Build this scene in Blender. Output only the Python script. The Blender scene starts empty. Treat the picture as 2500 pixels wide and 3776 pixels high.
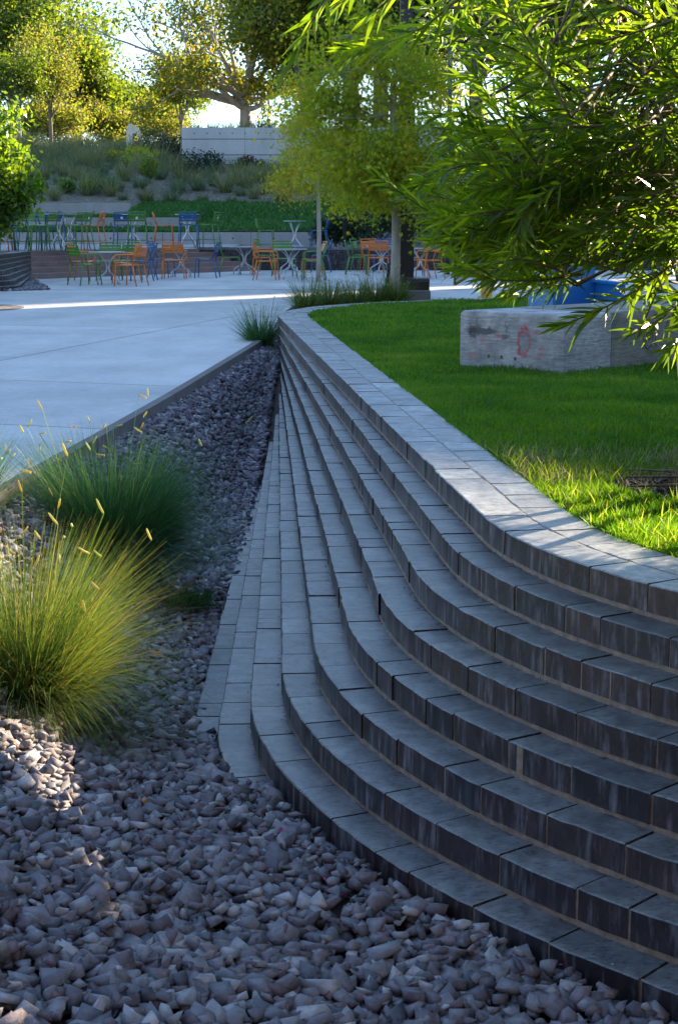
import bpy, bmesh, math, random
import numpy as np
from math import sin, cos, pi, radians, sqrt, atan2, tan
random.seed(7); R = np.random.default_rng(7)
S = bpy.context.scene
COL = S.collection
# ------------------------------------------------------------------ camera
EYE = 1.42; F = 5800.0; U0 = 1250.0; V0 = 1888.0
TH = math.atan((1888-802)/F)
cam = bpy.data.cameras.new('camera'); co = bpy.data.objects.new('camera', cam); COL.objects.link(co)
co.location = (0, 0, EYE); co.rotation_euler = (pi/2-TH, 0, 0)
cam.sensor_fit = 'VERTICAL'; cam.sensor_height = 36; cam.lens = F/3776*36
cam.clip_end = 1500; cam.clip_start = .05
cam.dof.use_dof = True; cam.dof.focus_distance = 8.0; cam.dof.aperture_fstop = 18
S.camera = co
# ------------------------------------------------------------------ light
SAZ = radians(47); SEL = radians(20)
w = bpy.data.worlds.new('World'); S.world = w; w.use_nodes = True
nt = w.node_tree; bg = nt.nodes['Background']
sky = nt.nodes.new('ShaderNodeTexSky'); sky.sky_type = 'NISHITA'; sky.sun_disc = False
sky.sun_elevation = SEL; sky.sun_rotation = SAZ; sky.air_density = .8; sky.dust_density = 0.0; sky.ozone_density = 2.0
nt.links.new(sky.outputs[0], bg.inputs[0]); bg.inputs[1].default_value = .05
# high thin haze over the whole sky: pale at the horizon, bluer overhead, the same in every direction
tc = nt.nodes.new('ShaderNodeTexCoord'); sp = nt.nodes.new('ShaderNodeSeparateXYZ'); nt.links.new(tc.outputs['Generated'], sp.inputs[0])
rp = nt.nodes.new('ShaderNodeValToRGB'); nt.links.new(sp.outputs[2], rp.inputs[0])
rp.color_ramp.elements[0].position = .0; rp.color_ramp.elements[0].color = (.20, .27, .33, 1)
rp.color_ramp.elements[1].position = .9; rp.color_ramp.elements[1].color = (.18, .295, .48, 1)
b2 = nt.nodes.new('ShaderNodeBackground'); nt.links.new(rp.outputs[0], b2.inputs[0]); b2.inputs[1].default_value = .30
ad = nt.nodes.new('ShaderNodeAddShader'); nt.links.new(bg.outputs[0], ad.inputs[0]); nt.links.new(b2.outputs[0], ad.inputs[1])
nt.links.new(ad.outputs[0], nt.nodes['World Output'].inputs[0])
sl = bpy.data.lights.new('sun', 'SUN'); sl.energy = 5.0; sl.angle = radians(.5); sl.color = (1, .80, .54)
so = bpy.data.objects.new('sun', sl); COL.objects.link(so)
so.rotation_euler = (pi/2-SEL, 0, pi-SAZ)
S.view_settings.view_transform = 'Standard'; S.view_settings.look = 'None'
S.view_settings.exposure = 2.38; S.view_settings.gamma = 1
S.cycles.max_bounces = 8; S.cycles.transmission_bounces = 4; S.cycles.transparent_max_bounces = 4

# ------------------------------------------------------------------ helpers
def tag(o, label=None, cat=None, group=None, kind=None):
    if label: o['label'] = label
    if cat: o['category'] = cat
    if group: o['group'] = group
    if kind: o['kind'] = kind
    return o
def empty(name, loc=(0, 0, 0), rz=0, **k):
    o = bpy.data.objects.new(name, None); COL.objects.link(o); o.location = loc; o.rotation_euler[2] = rz
    o.empty_display_size = .1
    return tag(o, **k)
def obj(name, me, parent=None, loc=None, rot=None, **k):
    o = bpy.data.objects.new(name, me); COL.objects.link(o)
    if parent: o.parent = parent
    if loc is not None: o.location = loc
    if rot is not None: o.rotation_euler = rot
    return tag(o, **k)
def copy_tree(src, loc, rz, **k):
    def cp(o, par):
        c = o.copy(); COL.objects.link(c); c.parent = par
        for ch in kids[o.name]: cp(ch, c)
        return c
    kids = {}
    def walk(o):
        kids[o.name] = list(o.children)
        for c in o.children: walk(c)
    walk(src)
    c = cp(src, None); c.location = loc; c.rotation_euler[2] = rz
    return tag(c, **k)
class MB:
    """mesh builder: collects vertices and polygons of any size"""
    def __init__(s): s.v = []; s.f = []; s.m = []; s.n = 0
    def add(s, V, Fs, mi=0):
        V = np.asarray(V, float).reshape(-1, 3); s.v.append(V)
        for f in Fs: s.f.append([i+s.n for i in f]); s.m.append(mi)
        s.n += len(V)
    def box(s, x0, x1, y0, y1, z0, z1, mi=0, M=None):
        V = np.array([(x, y, z) for z in (z0, z1) for y in (y0, y1) for x in (x0, x1)], float)
        if M is not None: V = V@M[0].T+M[1]
        s.add(V, [(0, 2, 3, 1), (4, 5, 7, 6), (0, 1, 5, 4), (2, 6, 7, 3), (0, 4, 6, 2), (1, 3, 7, 5)], mi)
    def prism(s, poly, z0, z1, mi=0):
        n = len(poly); V = [(p[0], p[1], z0) for p in poly]+[(p[0], p[1], z1) for p in poly]
        a = sum(poly[i][0]*poly[(i+1) % n][1]-poly[(i+1) % n][0]*poly[i][1] for i in range(n))
        top = list(range(n, 2*n)); bot = list(range(n))[::-1]
        sd = [(i, (i+1) % n, n+(i+1) % n, n+i) for i in range(n)]
        if a < 0: top = top[::-1]; bot = bot[::-1]; sd = [q[::-1] for q in sd]
        s.add(V, [top, bot]+sd, mi)
    def tube(s, pts, r, n=6, mi=0, caps=True):
        P = np.array(pts, float); m = len(P)
        rr = np.full(m, r, float) if np.isscalar(r) else np.array(r, float)
        T = np.gradient(P, axis=0); T /= np.linalg.norm(T, axis=1)[:, None]+1e-9
        up = np.array([0, 0, 1.]) if abs(T[0][2]) < .9 else np.array([1., 0, 0])
        A = np.cross(T[0], up); A /= np.linalg.norm(A); V = []
        for i in range(m):
            A = A-T[i]*A.dot(T[i]); A /= np.linalg.norm(A)+1e-9; B = np.cross(T[i], A)
            for k in range(n):
                a = 2*pi*k/n; V.append(P[i]+rr[i]*(cos(a)*A+sin(a)*B))
        Fs = [(i*n+k, i*n+(k+1) % n, (i+1)*n+(k+1) % n, (i+1)*n+k) for i in range(m-1) for k in range(n)]
        if caps: Fs += [list(range(n))[::-1], list(range((m-1)*n, m*n))]
        s.add(V, Fs, mi)
    def lathe(s, prof, n=20, mi=0, c=(0, 0, 0)):
        V = []; m = len(prof)
        for r_, z in prof:
            for k in range(n):
                a = 2*pi*k/n; V.append((c[0]+r_*cos(a), c[1]+r_*sin(a), c[2]+z))
        Fs = [(i*n+k, i*n+(k+1) % n, (i+1)*n+(k+1) % n, (i+1)*n+k) for i in range(m-1) for k in range(n)]
        Fs += [list(range(n))[::-1], list(range((m-1)*n, m*n))]
        s.add(V, Fs, mi)
    def mesh(s, name, mats, smooth=False, auto=None):
        me = bpy.data.meshes.new(name); V = np.concatenate(s.v)
        me.from_pydata(V.tolist(), [], s.f)
        for m in (mats if isinstance(mats, (list, tuple)) else [mats]): me.materials.append(m)
        if any(s.m): me.polygons.foreach_set('material_index', s.m)
        if smooth:
            me.polygons.foreach_set('use_smooth', [True]*len(me.polygons))
            if auto: me.set_sharp_from_angle(angle=radians(auto))
        me.update(); return me
def npmesh(name, V, Fq, mat, smooth=False, midx=None):
    """fast path: equal-size polygons from numpy"""
    V = np.asarray(V, np.float32).reshape(-1, 3); Fq = np.asarray(Fq, np.int32); k = Fq.shape[1]
    me = bpy.data.meshes.new(name)
    me.vertices.add(len(V)); me.vertices.foreach_set('co', V.ravel())
    me.loops.add(Fq.size); me.loops.foreach_set('vertex_index', Fq.ravel())
    me.polygons.add(len(Fq)); me.polygons.foreach_set('loop_start', np.arange(0, Fq.size, k, dtype=np.int32))
    me.polygons.foreach_set('loop_total', np.full(len(Fq), k, np.int32))
    for m in (mat if isinstance(mat, (list, tuple)) else [mat]): me.materials.append(m)
    if midx is not None: me.polygons.foreach_set('material_index', np.asarray(midx, np.int32))
    if smooth: me.polygons.foreach_set('use_smooth', np.ones(len(Fq), bool))
    me.update(); me.validate(); return me
def nrm(a): return a/(np.linalg.norm(a, axis=-1, keepdims=True)+1e-9)
def ribbons(P, W, side):
    """P (n,s,3) centre lines, W (n,s) half widths, side (n,3)|(n,s,3) -> V,F quads"""
    n, s, _ = P.shape
    if side.ndim == 2: side = side[:, None, :]
    V = np.stack([P-side*W[..., None], P+side*W[..., None]], 2).reshape(-1, 3)
    b = (np.arange(n)*s*2)[:, None]+(np.arange(s-1)*2)[None, :]
    Fq = np.stack([b, b+1, b+3, b+2], -1).reshape(-1, 4)
    return V, Fq
def at(u, v, y):
    """world point whose ground distance from the viewpoint is y, seen at photo position u, v"""
    a = (u-U0)/F; b = (v-V0)/F
    d = np.array([a, cos(TH)-b*sin(TH), -sin(TH)-b*cos(TH)]); t = y/d[1]
    return np.array([0, 0, EYE])+d*t

# ------------------------------------------------------------------ materials
def ramp(nt, fac, stops):
    n = nt.nodes.new('ShaderNodeValToRGB'); cr = n.color_ramp
    while len(cr.elements) < len(stops): cr.elements.new(.5)
    for e, (p, c) in zip(cr.elements, stops): e.position = p; e.color = (*c, 1) if len(c) == 3 else c
    nt.links.new(fac, n.inputs[0]); return n.outputs[0]
def noise(nt, scale, detail=4, vec=None, rough=.55, dist=0, typ='ShaderNodeTexNoise'):
    n = nt.nodes.new(typ); n.inputs['Scale'].default_value = scale
    if typ == 'ShaderNodeTexNoise':
        n.inputs['Detail'].default_value = detail; n.inputs['Roughness'].default_value = rough; n.inputs['Distortion'].default_value = dist
    if vec: nt.links.new(vec, n.inputs['Vector'])
    return n.outputs[0]
def mixc(nt, fac, a, b, mode='MIX'):
    n = nt.nodes.new('ShaderNodeMix'); n.data_type = 'RGBA'; n.blend_type = mode
    for sock, val in ((n.inputs[0], fac), (n.inputs[6], a), (n.inputs[7], b)):
        if isinstance(val, (int, float)): sock.default_value = val
        elif isinstance(val, tuple): sock.default_value = (*val, 1)
        else: nt.links.new(val, sock)
    return n.outputs[2]
def mth(nt, op, a, b=0.0, c=None, clamp=False):
    n = nt.nodes.new('ShaderNodeMath'); n.operation = op; n.use_clamp = clamp
    for i, val in enumerate((a, b) if c is None else (a, b, c)):
        if isinstance(val, (int, float)): n.inputs[i].default_value = val
        else: nt.links.new(val, n.inputs[i])
    return n.outputs[0]
def coord(nt, kind='Object', scale=None, rot=None):
    t = nt.nodes.new('ShaderNodeTexCoord').outputs[kind]
    if kind == 'Geo': t = nt.nodes.new('ShaderNodeNewGeometry').outputs['Position']
    if scale or rot:
        m = nt.nodes.new('ShaderNodeMapping'); nt.links.new(t, m.inputs[0])
        if scale: m.inputs['Scale'].default_value = scale
        if rot: m.inputs['Rotation'].default_value = rot
        t = m.outputs[0]
    return t
def world_pos(nt, scale=None):
    t = nt.nodes.new('ShaderNodeNewGeometry').outputs['Position']
    if scale:
        m = nt.nodes.new('ShaderNodeMapping'); nt.links.new(t, m.inputs[0]); m.inputs['Scale'].default_value = scale; t = m.outputs[0]
    return t
def bump(nt, h, strength, dist, bsdf):
    n = nt.nodes.new('ShaderNodeBump'); n.inputs['Strength'].default_value = strength; n.inputs['Distance'].default_value = dist
    nt.links.new(h, n.inputs['Height']); nt.links.new(n.outputs[0], bsdf.inputs['Normal']); return n
def newmat(name):
    m = bpy.data.materials.new(name); m.use_nodes = True
    return m, m.node_tree, m.node_tree.nodes['Principled BSDF']
def pmat(name, c1, c2=None, scale=3, rough=.6, bs=0, bd=.002, bscale=40, metal=0, spec=.5, vs=None, rnd=0, coat=0):
    m, nt, b = newmat(name)
    p = world_pos(nt, vs)
    if c2 is None: b.inputs['Base Color'].default_value = (*c1, 1); c = None
    else: c = ramp(nt, noise(nt, scale, 6, p), [(.3, c1), (.7, c2)])
    if rnd:
        if c is None: c = mixc(nt, 0.0, c1, c1)
        oi = nt.nodes.new('ShaderNodeObjectInfo').outputs['Random']
        k = mth(nt, 'MULTIPLY_ADD', oi, 2*rnd, 1-rnd)
        cc = nt.nodes.new('ShaderNodeCombineColor')
        for i in range(3): nt.links.new(k, cc.inputs[i])
        c = mixc(nt, 1.0, c, cc.outputs[0], 'MULTIPLY')
    if c is not None: nt.links.new(c, b.inputs['Base Color'])
    b.inputs['Roughness'].default_value = rough; b.inputs['Metallic'].default_value = metal
    b.inputs['Specular IOR Level'].default_value = spec; b.inputs['Coat Weight'].default_value = coat
    if bs: bump(nt, noise(nt, bscale, 5, world_pos(nt)), bs, bd, b)
    return m
def leafmat(name, cols, trans, tcol, rough=.45, spec=.4, zvar=0):
    """cols: list of ramp stops picked per leaf"""
    m, nt, b = newmat(name)
    g = nt.nodes.new('ShaderNodeNewGeometry').outputs['Random Per Island']
    oi = nt.nodes.new('ShaderNodeObjectInfo').outputs['Random']
    f = mth(nt, 'FRACT', mth(nt, 'ADD', g, oi))
    if zvar:
        f = mth(nt, 'ADD', mth(nt, 'MULTIPLY', f, 1-zvar), mth(nt, 'MULTIPLY', ramp(nt, noise(nt, 1.3, 4, world_pos(nt)), [(.3, (0, 0, 0)), (.7, (1, 1, 1))]), zvar*1.0), clamp=True)
    c = ramp(nt, f, cols)
    nt.links.new(c, b.inputs['Base Color']); b.inputs['Roughness'].default_value = rough
    b.inputs['Specular IOR Level'].default_value = spec
    tr = nt.nodes.new('ShaderNodeBsdfTranslucent')
    tc = mixc(nt, 1.0, c, tcol, 'MULTIPLY'); nt.links.new(tc, tr.inputs[0])
    mx = nt.nodes.new('ShaderNodeMixShader'); mx.inputs[0].default_value = trans
    nt.links.new(b.outputs[0], mx.inputs[1]); nt.links.new(tr.outputs[0], mx.inputs[2])
    nt.links.new(mx.outputs[0], nt.nodes['Material Output'].inputs[0])
    return m
def m_stone():
    m, nt, b = newmat('crushed_stone')
    g = nt.nodes.new('ShaderNodeNewGeometry').outputs['Random Per Island']
    oi = nt.nodes.new('ShaderNodeObjectInfo').outputs['Random']
    f = mth(nt, 'FRACT', mth(nt, 'ADD', g, mth(nt, 'MULTIPLY', oi, 7.0)))
    c = ramp(nt, f, [(0, (.07, .067, .088)), (.15, (.17, .16, .19)), (.3, (.135, .10, .12)), (.42, (.30, .29, .32)), (.55, (.09, .093, .12)),
                     (.68, (.22, .18, .20)), (.8, (.19, .185, .215)), (.92, (.46, .44, .46)), (1, (.04, .043, .065))])
    n1 = noise(nt, 28, 6, world_pos(nt), .65)
    c = mixc(nt, .75, c, ramp(nt, n1, [(.3, (.32, .32, .35)), (.72, (1.15, 1.13, 1.14))]), 'MULTIPLY')
    v = noise(nt, 60, 3, world_pos(nt, (1, .3, 1)), .6)
    c = mixc(nt, ramp(nt, v, [(.62, (0, 0, 0)), (.75, (.35, .35, .35))]), c, (.45, .42, .42))
    nt.links.new(c, b.inputs['Base Color']); b.inputs['Roughness'].default_value = .68
    bump(nt, noise(nt, 90, 5, world_pos(nt), .6), .6, .004, b); return m
def m_brick_top(name='brick_weathered_skylit_top', k=.88):
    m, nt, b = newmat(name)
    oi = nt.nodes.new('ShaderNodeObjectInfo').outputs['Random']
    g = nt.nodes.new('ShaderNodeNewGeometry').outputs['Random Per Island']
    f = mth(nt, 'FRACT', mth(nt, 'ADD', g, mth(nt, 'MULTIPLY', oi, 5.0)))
    c = ramp(nt, f, [(p_, tuple(x*k for x in q_)) for p_, q_ in [(0, (.125, .133, .148)), (.35, (.175, .185, .20)), (.7, (.15, .155, .17)), (1, (.21, .22, .23))]])  # tops paler than the faces: sky light put into the colour
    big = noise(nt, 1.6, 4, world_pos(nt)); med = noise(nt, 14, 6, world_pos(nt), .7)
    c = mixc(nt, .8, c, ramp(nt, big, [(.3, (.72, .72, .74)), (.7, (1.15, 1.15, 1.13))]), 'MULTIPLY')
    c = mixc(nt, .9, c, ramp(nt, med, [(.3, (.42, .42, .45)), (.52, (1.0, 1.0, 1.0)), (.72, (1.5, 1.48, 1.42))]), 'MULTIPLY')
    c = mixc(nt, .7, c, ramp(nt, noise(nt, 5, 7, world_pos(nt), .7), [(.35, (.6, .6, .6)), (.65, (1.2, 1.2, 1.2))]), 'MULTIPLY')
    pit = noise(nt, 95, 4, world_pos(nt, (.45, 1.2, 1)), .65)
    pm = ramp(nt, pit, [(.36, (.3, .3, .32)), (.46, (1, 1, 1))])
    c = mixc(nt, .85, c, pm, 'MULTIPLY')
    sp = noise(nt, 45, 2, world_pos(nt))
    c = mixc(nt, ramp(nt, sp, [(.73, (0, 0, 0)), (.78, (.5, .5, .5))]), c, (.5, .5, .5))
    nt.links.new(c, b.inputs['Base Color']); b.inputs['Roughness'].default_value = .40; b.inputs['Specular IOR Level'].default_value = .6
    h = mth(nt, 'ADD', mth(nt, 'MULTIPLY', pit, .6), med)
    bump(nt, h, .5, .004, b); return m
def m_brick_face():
    m, nt, b = newmat('brick_dark_shaded_face')
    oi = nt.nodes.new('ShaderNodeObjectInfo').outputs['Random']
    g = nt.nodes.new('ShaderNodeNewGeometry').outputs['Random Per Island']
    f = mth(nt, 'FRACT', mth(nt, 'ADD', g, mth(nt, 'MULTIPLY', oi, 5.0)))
    c = ramp(nt, f, [(0, (.018, .016, .021)), (.35, (.034, .024, .027)), (.7, (.022, .022, .030)), (1, (.046, .031, .030))])  # faces much darker than the tops: their shade put into the colour
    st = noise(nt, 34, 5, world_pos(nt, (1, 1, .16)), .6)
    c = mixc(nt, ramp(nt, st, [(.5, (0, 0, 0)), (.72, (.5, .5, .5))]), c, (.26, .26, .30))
    st2 = noise(nt, 16, 4, world_pos(nt, (1, 1, .5)), .7)
    c = mixc(nt, .8, c, ramp(nt, st2, [(.35, (.5, .5, .5)), (.65, (1.5, 1.45, 1.4))]), 'MULTIPLY')
    nt.links.new(c, b.inputs['Base Color']); b.inputs['Roughness'].default_value = .42
    bump(nt, noise(nt, 60, 4, world_pos(nt)), .35, .003, b); return m
def m_concrete(name, c1, c2, vs=None, rough=.75, tie=None, rnd=0):
    m, nt, b = newmat(name)
    n1 = noise(nt, 1.1, 8, world_pos(nt, vs), .62); n2 = noise(nt, 14, 6, world_pos(nt), .6)
    c = ramp(nt, n1, [(.3, c1), (.7, c2)])
    c = mixc(nt, .5, c, ramp(nt, n2, [(.3, (.75, .75, .76)), (.7, (1.15, 1.15, 1.14))]), 'MULTIPLY')
    if rnd:
        oi = nt.nodes.new('ShaderNodeObjectInfo').outputs['Random']; k = mth(nt, 'MULTIPLY_ADD', oi, 2*rnd, 1-rnd); cc = nt.nodes.new('ShaderNodeCombineColor')
        for i in range(3): nt.links.new(k, cc.inputs[i])
        c = mixc(nt, 1.0, c, cc.outputs[0], 'MULTIPLY')
        c = mixc(nt, .8, c, ramp(nt, noise(nt, .45, 9, world_pos(nt, (1, .8, 1)), .72), [(.35, (.78, .78, .79)), (.5, (1, 1, 1)), (.65, (1.08, 1.08, 1.07))]), 'MULTIPLY')
    sp = noise(nt, 55, 2, world_pos(nt))
    c = mixc(nt, ramp(nt, sp, [(.70, (0, 0, 0)), (.76, (.5, .5, .5))]), c, (.08, .08, .08))
    nt.links.new(c, b.inputs['Base Color']); b.inputs['Roughness'].default_value = rough
    bump(nt, n2, .25, .004, b); return m
M = {}
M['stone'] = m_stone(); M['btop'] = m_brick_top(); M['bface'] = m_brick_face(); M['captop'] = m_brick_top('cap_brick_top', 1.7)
M['mortar'] = pmat('tan_mortar', (.17, .125, .095), (.30, .235, .185), 30, .9, .6, .004, 120)
M['caulk'] = pmat('joint_sealant', (.16, .145, .14), (.22, .2, .19), 20, .7)
M['plaza'] = m_concrete('plaza_concrete', (.36, .362, .365), (.53, .53, .53), (1, .5, 1), .6, rnd=.09)
M['joint'] = pmat('dark_joint', (.03, .03, .033), (.06, .06, .06), 10, .9)
M['curb'] = m_concrete('curb_concrete', (.10, .088, .085), (.17, .15, .145), None, .85)
M['soil'] = pmat('soil', (.035, .028, .024), (.07, .055, .045), 20, .95, .8, .01, 50)
M['lawnbase'] = pmat('turf', (.018, .045, .012), (.035, .08, .02), 12, .95, .8, .01, 80)
M['steps'] = m_concrete('pink_step_stone', (.20, .13, .115), (.29, .20, .18), (1, 1, .3), .8)
M['wallc'] = m_concrete('board_concrete', (.21, .205, .205), (.33, .325, .33), (1, 1, .35), .8)
M['wallu'] = m_concrete('upper_wall_concrete', (.38, .38, .385), (.50, .50, .505), (1, 1, .4), .8)
M['mulch'] = pmat('wood_mulch', (.04, .034, .022), (.22, .20, .15), 9, .95, 1, .03, 25)
M['orange'] = pmat('orange_paint', (.62, .17, .015), rough=.38, coat=.2)
M['green'] = pmat('green_paint', (.075, .20, .025), rough=.38, coat=.2)
M['blue'] = pmat('blue_paint', (.015, .095, .235), rough=.38, coat=.2)
M['emblem'] = pmat('white_emblem', (.75, .78, .8), rough=.4)
M['steel'] = pmat('brushed_steel', (.55, .57, .6), rough=.32, metal=.85)
M['steelpaint'] = pmat('grey_table_paint', (.30, .34, .38), (.38, .42, .46), 6, .3, metal=.3)
M['black'] = pmat('black_paint', (.012, .012, .014), (.02, .02, .022), 5, .35)
M['bark'] = pmat('grey_bark', (.10, .085, .07), (.22, .19, .16), 9, .9, .8, .02, 30, vs=(1, 1, .3))
M['barkpale'] = pmat('pale_bark', (.22, .20, .17), (.38, .35, .30), 5, .85, .5, .01, 20, vs=(1, 1, .4))
M['oleander_wood'] = pmat('shrub_bark', (.10, .075, .045), (.19, .15, .09), 25, .8, .4, .003, 60)
M['yellow'] = pmat('yellow_hydrant_paint', (.62, .36, .03), (.68, .42, .05), 8, .45)
M['sculpt'] = pmat('cream_stone', (.55, .48, .36), (.66, .60, .48), 4, .7)
M['bluepl'] = pmat('bright_blue_plastic', (.02, .17, .42), rough=.35)
M['petal'] = pmat('magenta_petal', (.35, .02, .22), rough=.5)
M['dryleaf'] = pmat('dry_orange_leaf', (.38, .13, .03), (.5, .2, .05), 60, .6)
M['twig'] = pmat('dark_dead_wood', (.05, .035, .03), (.16, .12, .09), 20, .8)
M['redpaint'] = pmat('red_spray_paint', (.45, .05, .07), (.5, .16, .16), 30, .8)
M['blackpaint'] = pmat('black_marker_paint', (.01, .01, .012), rough=.7)
M['facade'] = pmat('facade_render', (.22, .19, .16), (.27, .23, .2), 2, .8)
M['glass'] = pmat('window_glass', (.03, .04, .05), rough=.08)
M['grass'] = leafmat('lawn_grass', [(0, (.014, .055, .009)), (.35, (.032, .12, .014)), (.65, (.065, .18, .022)), (.88, (.12, .22, .03)), (1, (.22, .23, .08))], .5, (3.2, 2.2, .5), .5, .3, .5)
M['slopegrass'] = leafmat('slope_grass', [(0, (.02, .09, .015)), (1, (.05, .17, .025))], .3, (1.3, 1.4, .7))
M['edgegrass_lit'] = leafmat('edge_grass_lit', [(0, (.05, .12, .015)), (.5, (.14, .24, .028)), (.85, (.22, .29, .05)), (1, (.32, .31, .12))], .5, (2.6, 2.3, .6))  # lawn grass with the sun's yellow put into its colour
M['drygrass'] = leafmat('dry_grass', [(0, (.22, .19, .13)), (1, (.34, .29, .2))], .3, (1.2, 1.1, .9))
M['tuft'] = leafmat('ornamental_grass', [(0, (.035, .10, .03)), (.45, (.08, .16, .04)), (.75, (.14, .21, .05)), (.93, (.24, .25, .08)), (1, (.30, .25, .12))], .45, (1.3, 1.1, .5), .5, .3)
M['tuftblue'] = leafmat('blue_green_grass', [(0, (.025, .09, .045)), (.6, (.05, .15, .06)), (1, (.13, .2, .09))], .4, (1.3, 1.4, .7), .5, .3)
M['hilltuft'] = leafmat('dry_hill_grass', [(0, (.08, .13, .05)), (.5, (.16, .20, .09)), (1, (.31, .28, .15))], .4, (1.4, 1.3, .8))
M['hilltuft2'] = leafmat('grey_green_hill_grass', [(0, (.055, .11, .06)), (.6, (.12, .17, .10)), (1, (.22, .24, .15))], .4, (1.3, 1.3, .8))
M['seed'] = leafmat('seed_head', [(0, (.42, .36, .18)), (.5, (.5, .48, .22)), (1, (.40, .48, .22))], .5, (1.4, 1.3, .8), .7)
M['oleaf'] = leafmat('oleander_leaf', [(0, (.014, .044, .009)), (.5, (.030, .08, .011)), (1, (.055, .12, .017))], .5, (8.0, 5.2, .7), .36, .45)
M['maple'] = leafmat('maple_leaf', [(0, (.10, .19, .02)), (.35, (.18, .27, .02)), (.7, (.30, .33, .025)), (.92, (.40, .32, .03)), (1, (.42, .17, .03))], .55, (2.0, 1.8, .6), .5, .3, .3)
M['maple_y'] = leafmat('yellow_maple_leaf', [(0, (.16, .22, .02)), (.5, (.28, .29, .025)), (.85, (.42, .34, .04)), (1, (.48, .24, .06))], .5, (1.8, 1.6, .6), .5, .3)
M['syc'] = leafmat('sycamore_leaf', [(0, (.05, .09, .015)), (.5, (.10, .14, .02)), (.85, (.2, .21, .025)), (1, (.25, .15, .03))], .5, (2.6, 2.3, .5), .5, .3)
M['elm'] = leafmat('background_leaf', [(0, (.045, .09, .018)), (.5, (.08, .14, .025)), (1, (.17, .20, .03))], .48, (2.5, 2.3, .5), .5, .3, .2)
M['gold'] = leafmat('golden_leaf', [(0, (.08, .14, .03)), (.6, (.15, .19, .04)), (1, (.24, .2, .07))], .5, (2.0, 1.8, .6), .5, .3)
M['pine'] = leafmat('dark_needle', [(0, (.015, .035, .02)), (1, (.04, .07, .03))], .3, (1.4, 1.4, .8), .5, .3)
M['pinkflower'] = pmat('pink_flower', (.5, .1, .25), rough=.5)
M['redflower'] = pmat('red_flower', (.4, .03, .06), rough=.5)
M['yellowflower'] = pmat('yellow_flower', (.7, .45, .02), rough=.5)

# ------------------------------------------------------------------ ground sheet, plaza
def grid(x0, x1, y0, y1, nx, ny, fz, mat, name, smooth=True):
    X, Y = np.meshgrid(np.linspace(x0, x1, nx), np.linspace(y0, y1, ny)); Z = fz(X, Y)
    V = np.stack([X, Y, Z], -1).reshape(-1, 3); i = np.arange(ny-1)[:, None]*nx+np.arange(nx-1)[None, :]
    return npmesh(name, V, np.stack([i, i+1, i+nx+1, i+nx], -1).reshape(-1, 4), mat, smooth)
mb = MB(); mb.add([(-700, -300, -1.1), (700, -300, -1.1), (700, 900, -1.1), (-700, 900, -1.1)], [(0, 1, 2, 3)])
obj('ground', mb.mesh('ground', M['soil']), kind='structure')
CURB = [(-2.55, 0.0), (-1.82, 8.33), (-1.65, 10.0), (-1.51, 11.57), (-1.36, 13.3), (-1.2, 15.4), (-1.05, 17.4), (-.92, 18.9), (-.86, 20.5)]
def clip(poly, a, b, c):
    """keep a*x+b*y<=c"""
    out = []; n = len(poly)
    for i in range(n):
        p, q = poly[i], poly[(i+1) % n]; dp = a*p[0]+b*p[1]-c; dq = a*q[0]+b*q[1]-c
        if dp <= 0: out.append(p)
        if dp*dq < 0:
            t = dp/(dp-dq); out.append((p[0]+t*(q[0]-p[0]), p[1]+t*(q[1]-p[1])))
    return out
def line(p, q):
    dx, dy = q[0]-p[0], q[1]-p[1]; L = math.hypot(dx, dy); return dy/L, -dx/L, (dy*p[0]-dx*p[1])/L   # right side positive
mb = MB(); mb.prism([(-14, -2)]+[(x-.02, y) for x, y in CURB]+[(-.83, 24.2), (-.75, 26), (.1, 27.5), (2, 28), (14, 28), (14, 44), (-14, 44)], -.9, -.016)
plaza = obj('plaza', mb.mesh('plaza_bed', M['joint']), kind='structure')
G = .012
J1 = line((-3.42, 15.88), (-1.25, 24.23))
base = [(-14, -2)]+[(x-.005, y) for x, y in CURB]+[(-.83, 24.2), (-.75, 26), (.1, 27.5), (2, 28), (14, 28), (14, 43.5), (-14, 43.5)]
def slab(poly, rough=0):
    if len(poly) < 3: return
    mb = MB(); mb.prism(poly, -.10, 0+rough); obj('slab', mb.mesh('slab', M['plaza']), plaza)
right = clip(base, -J1[0], -J1[1], -J1[2]-G); left = clip(base, J1[0], J1[1], J1[2]-G)
cuts = [line((-2.37, 10.92), (-1.67, 10.69)), line((-3.02, 13.99), (-1.41, 13.44)), line((-4.94, 25.9), (-1.51, 25.1)), line((-5, 31.6), (3, 31.2)), line((-5, 37.4), (3, 37))]
def strips(poly, cs):
    prev = poly
    for a, b, c in cs:       # a*x+b*y: b<0 for lines heading +x -> far side is negative
        near = clip(prev, -a, -b, -c-G); far = clip(prev, a, b, c-G)
        if len(near) > 2: slab(near)
        prev = far
    slab(prev)
strips(right, cuts); strips(left, [line((-6, 12.6), (-3, 11.9)), line((-6, 17.0), (-3, 16.2)), line((-6, 21.6), (-1.5, 20.4)), line((-8, 26.3), (-1.4, 25.4))])
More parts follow.
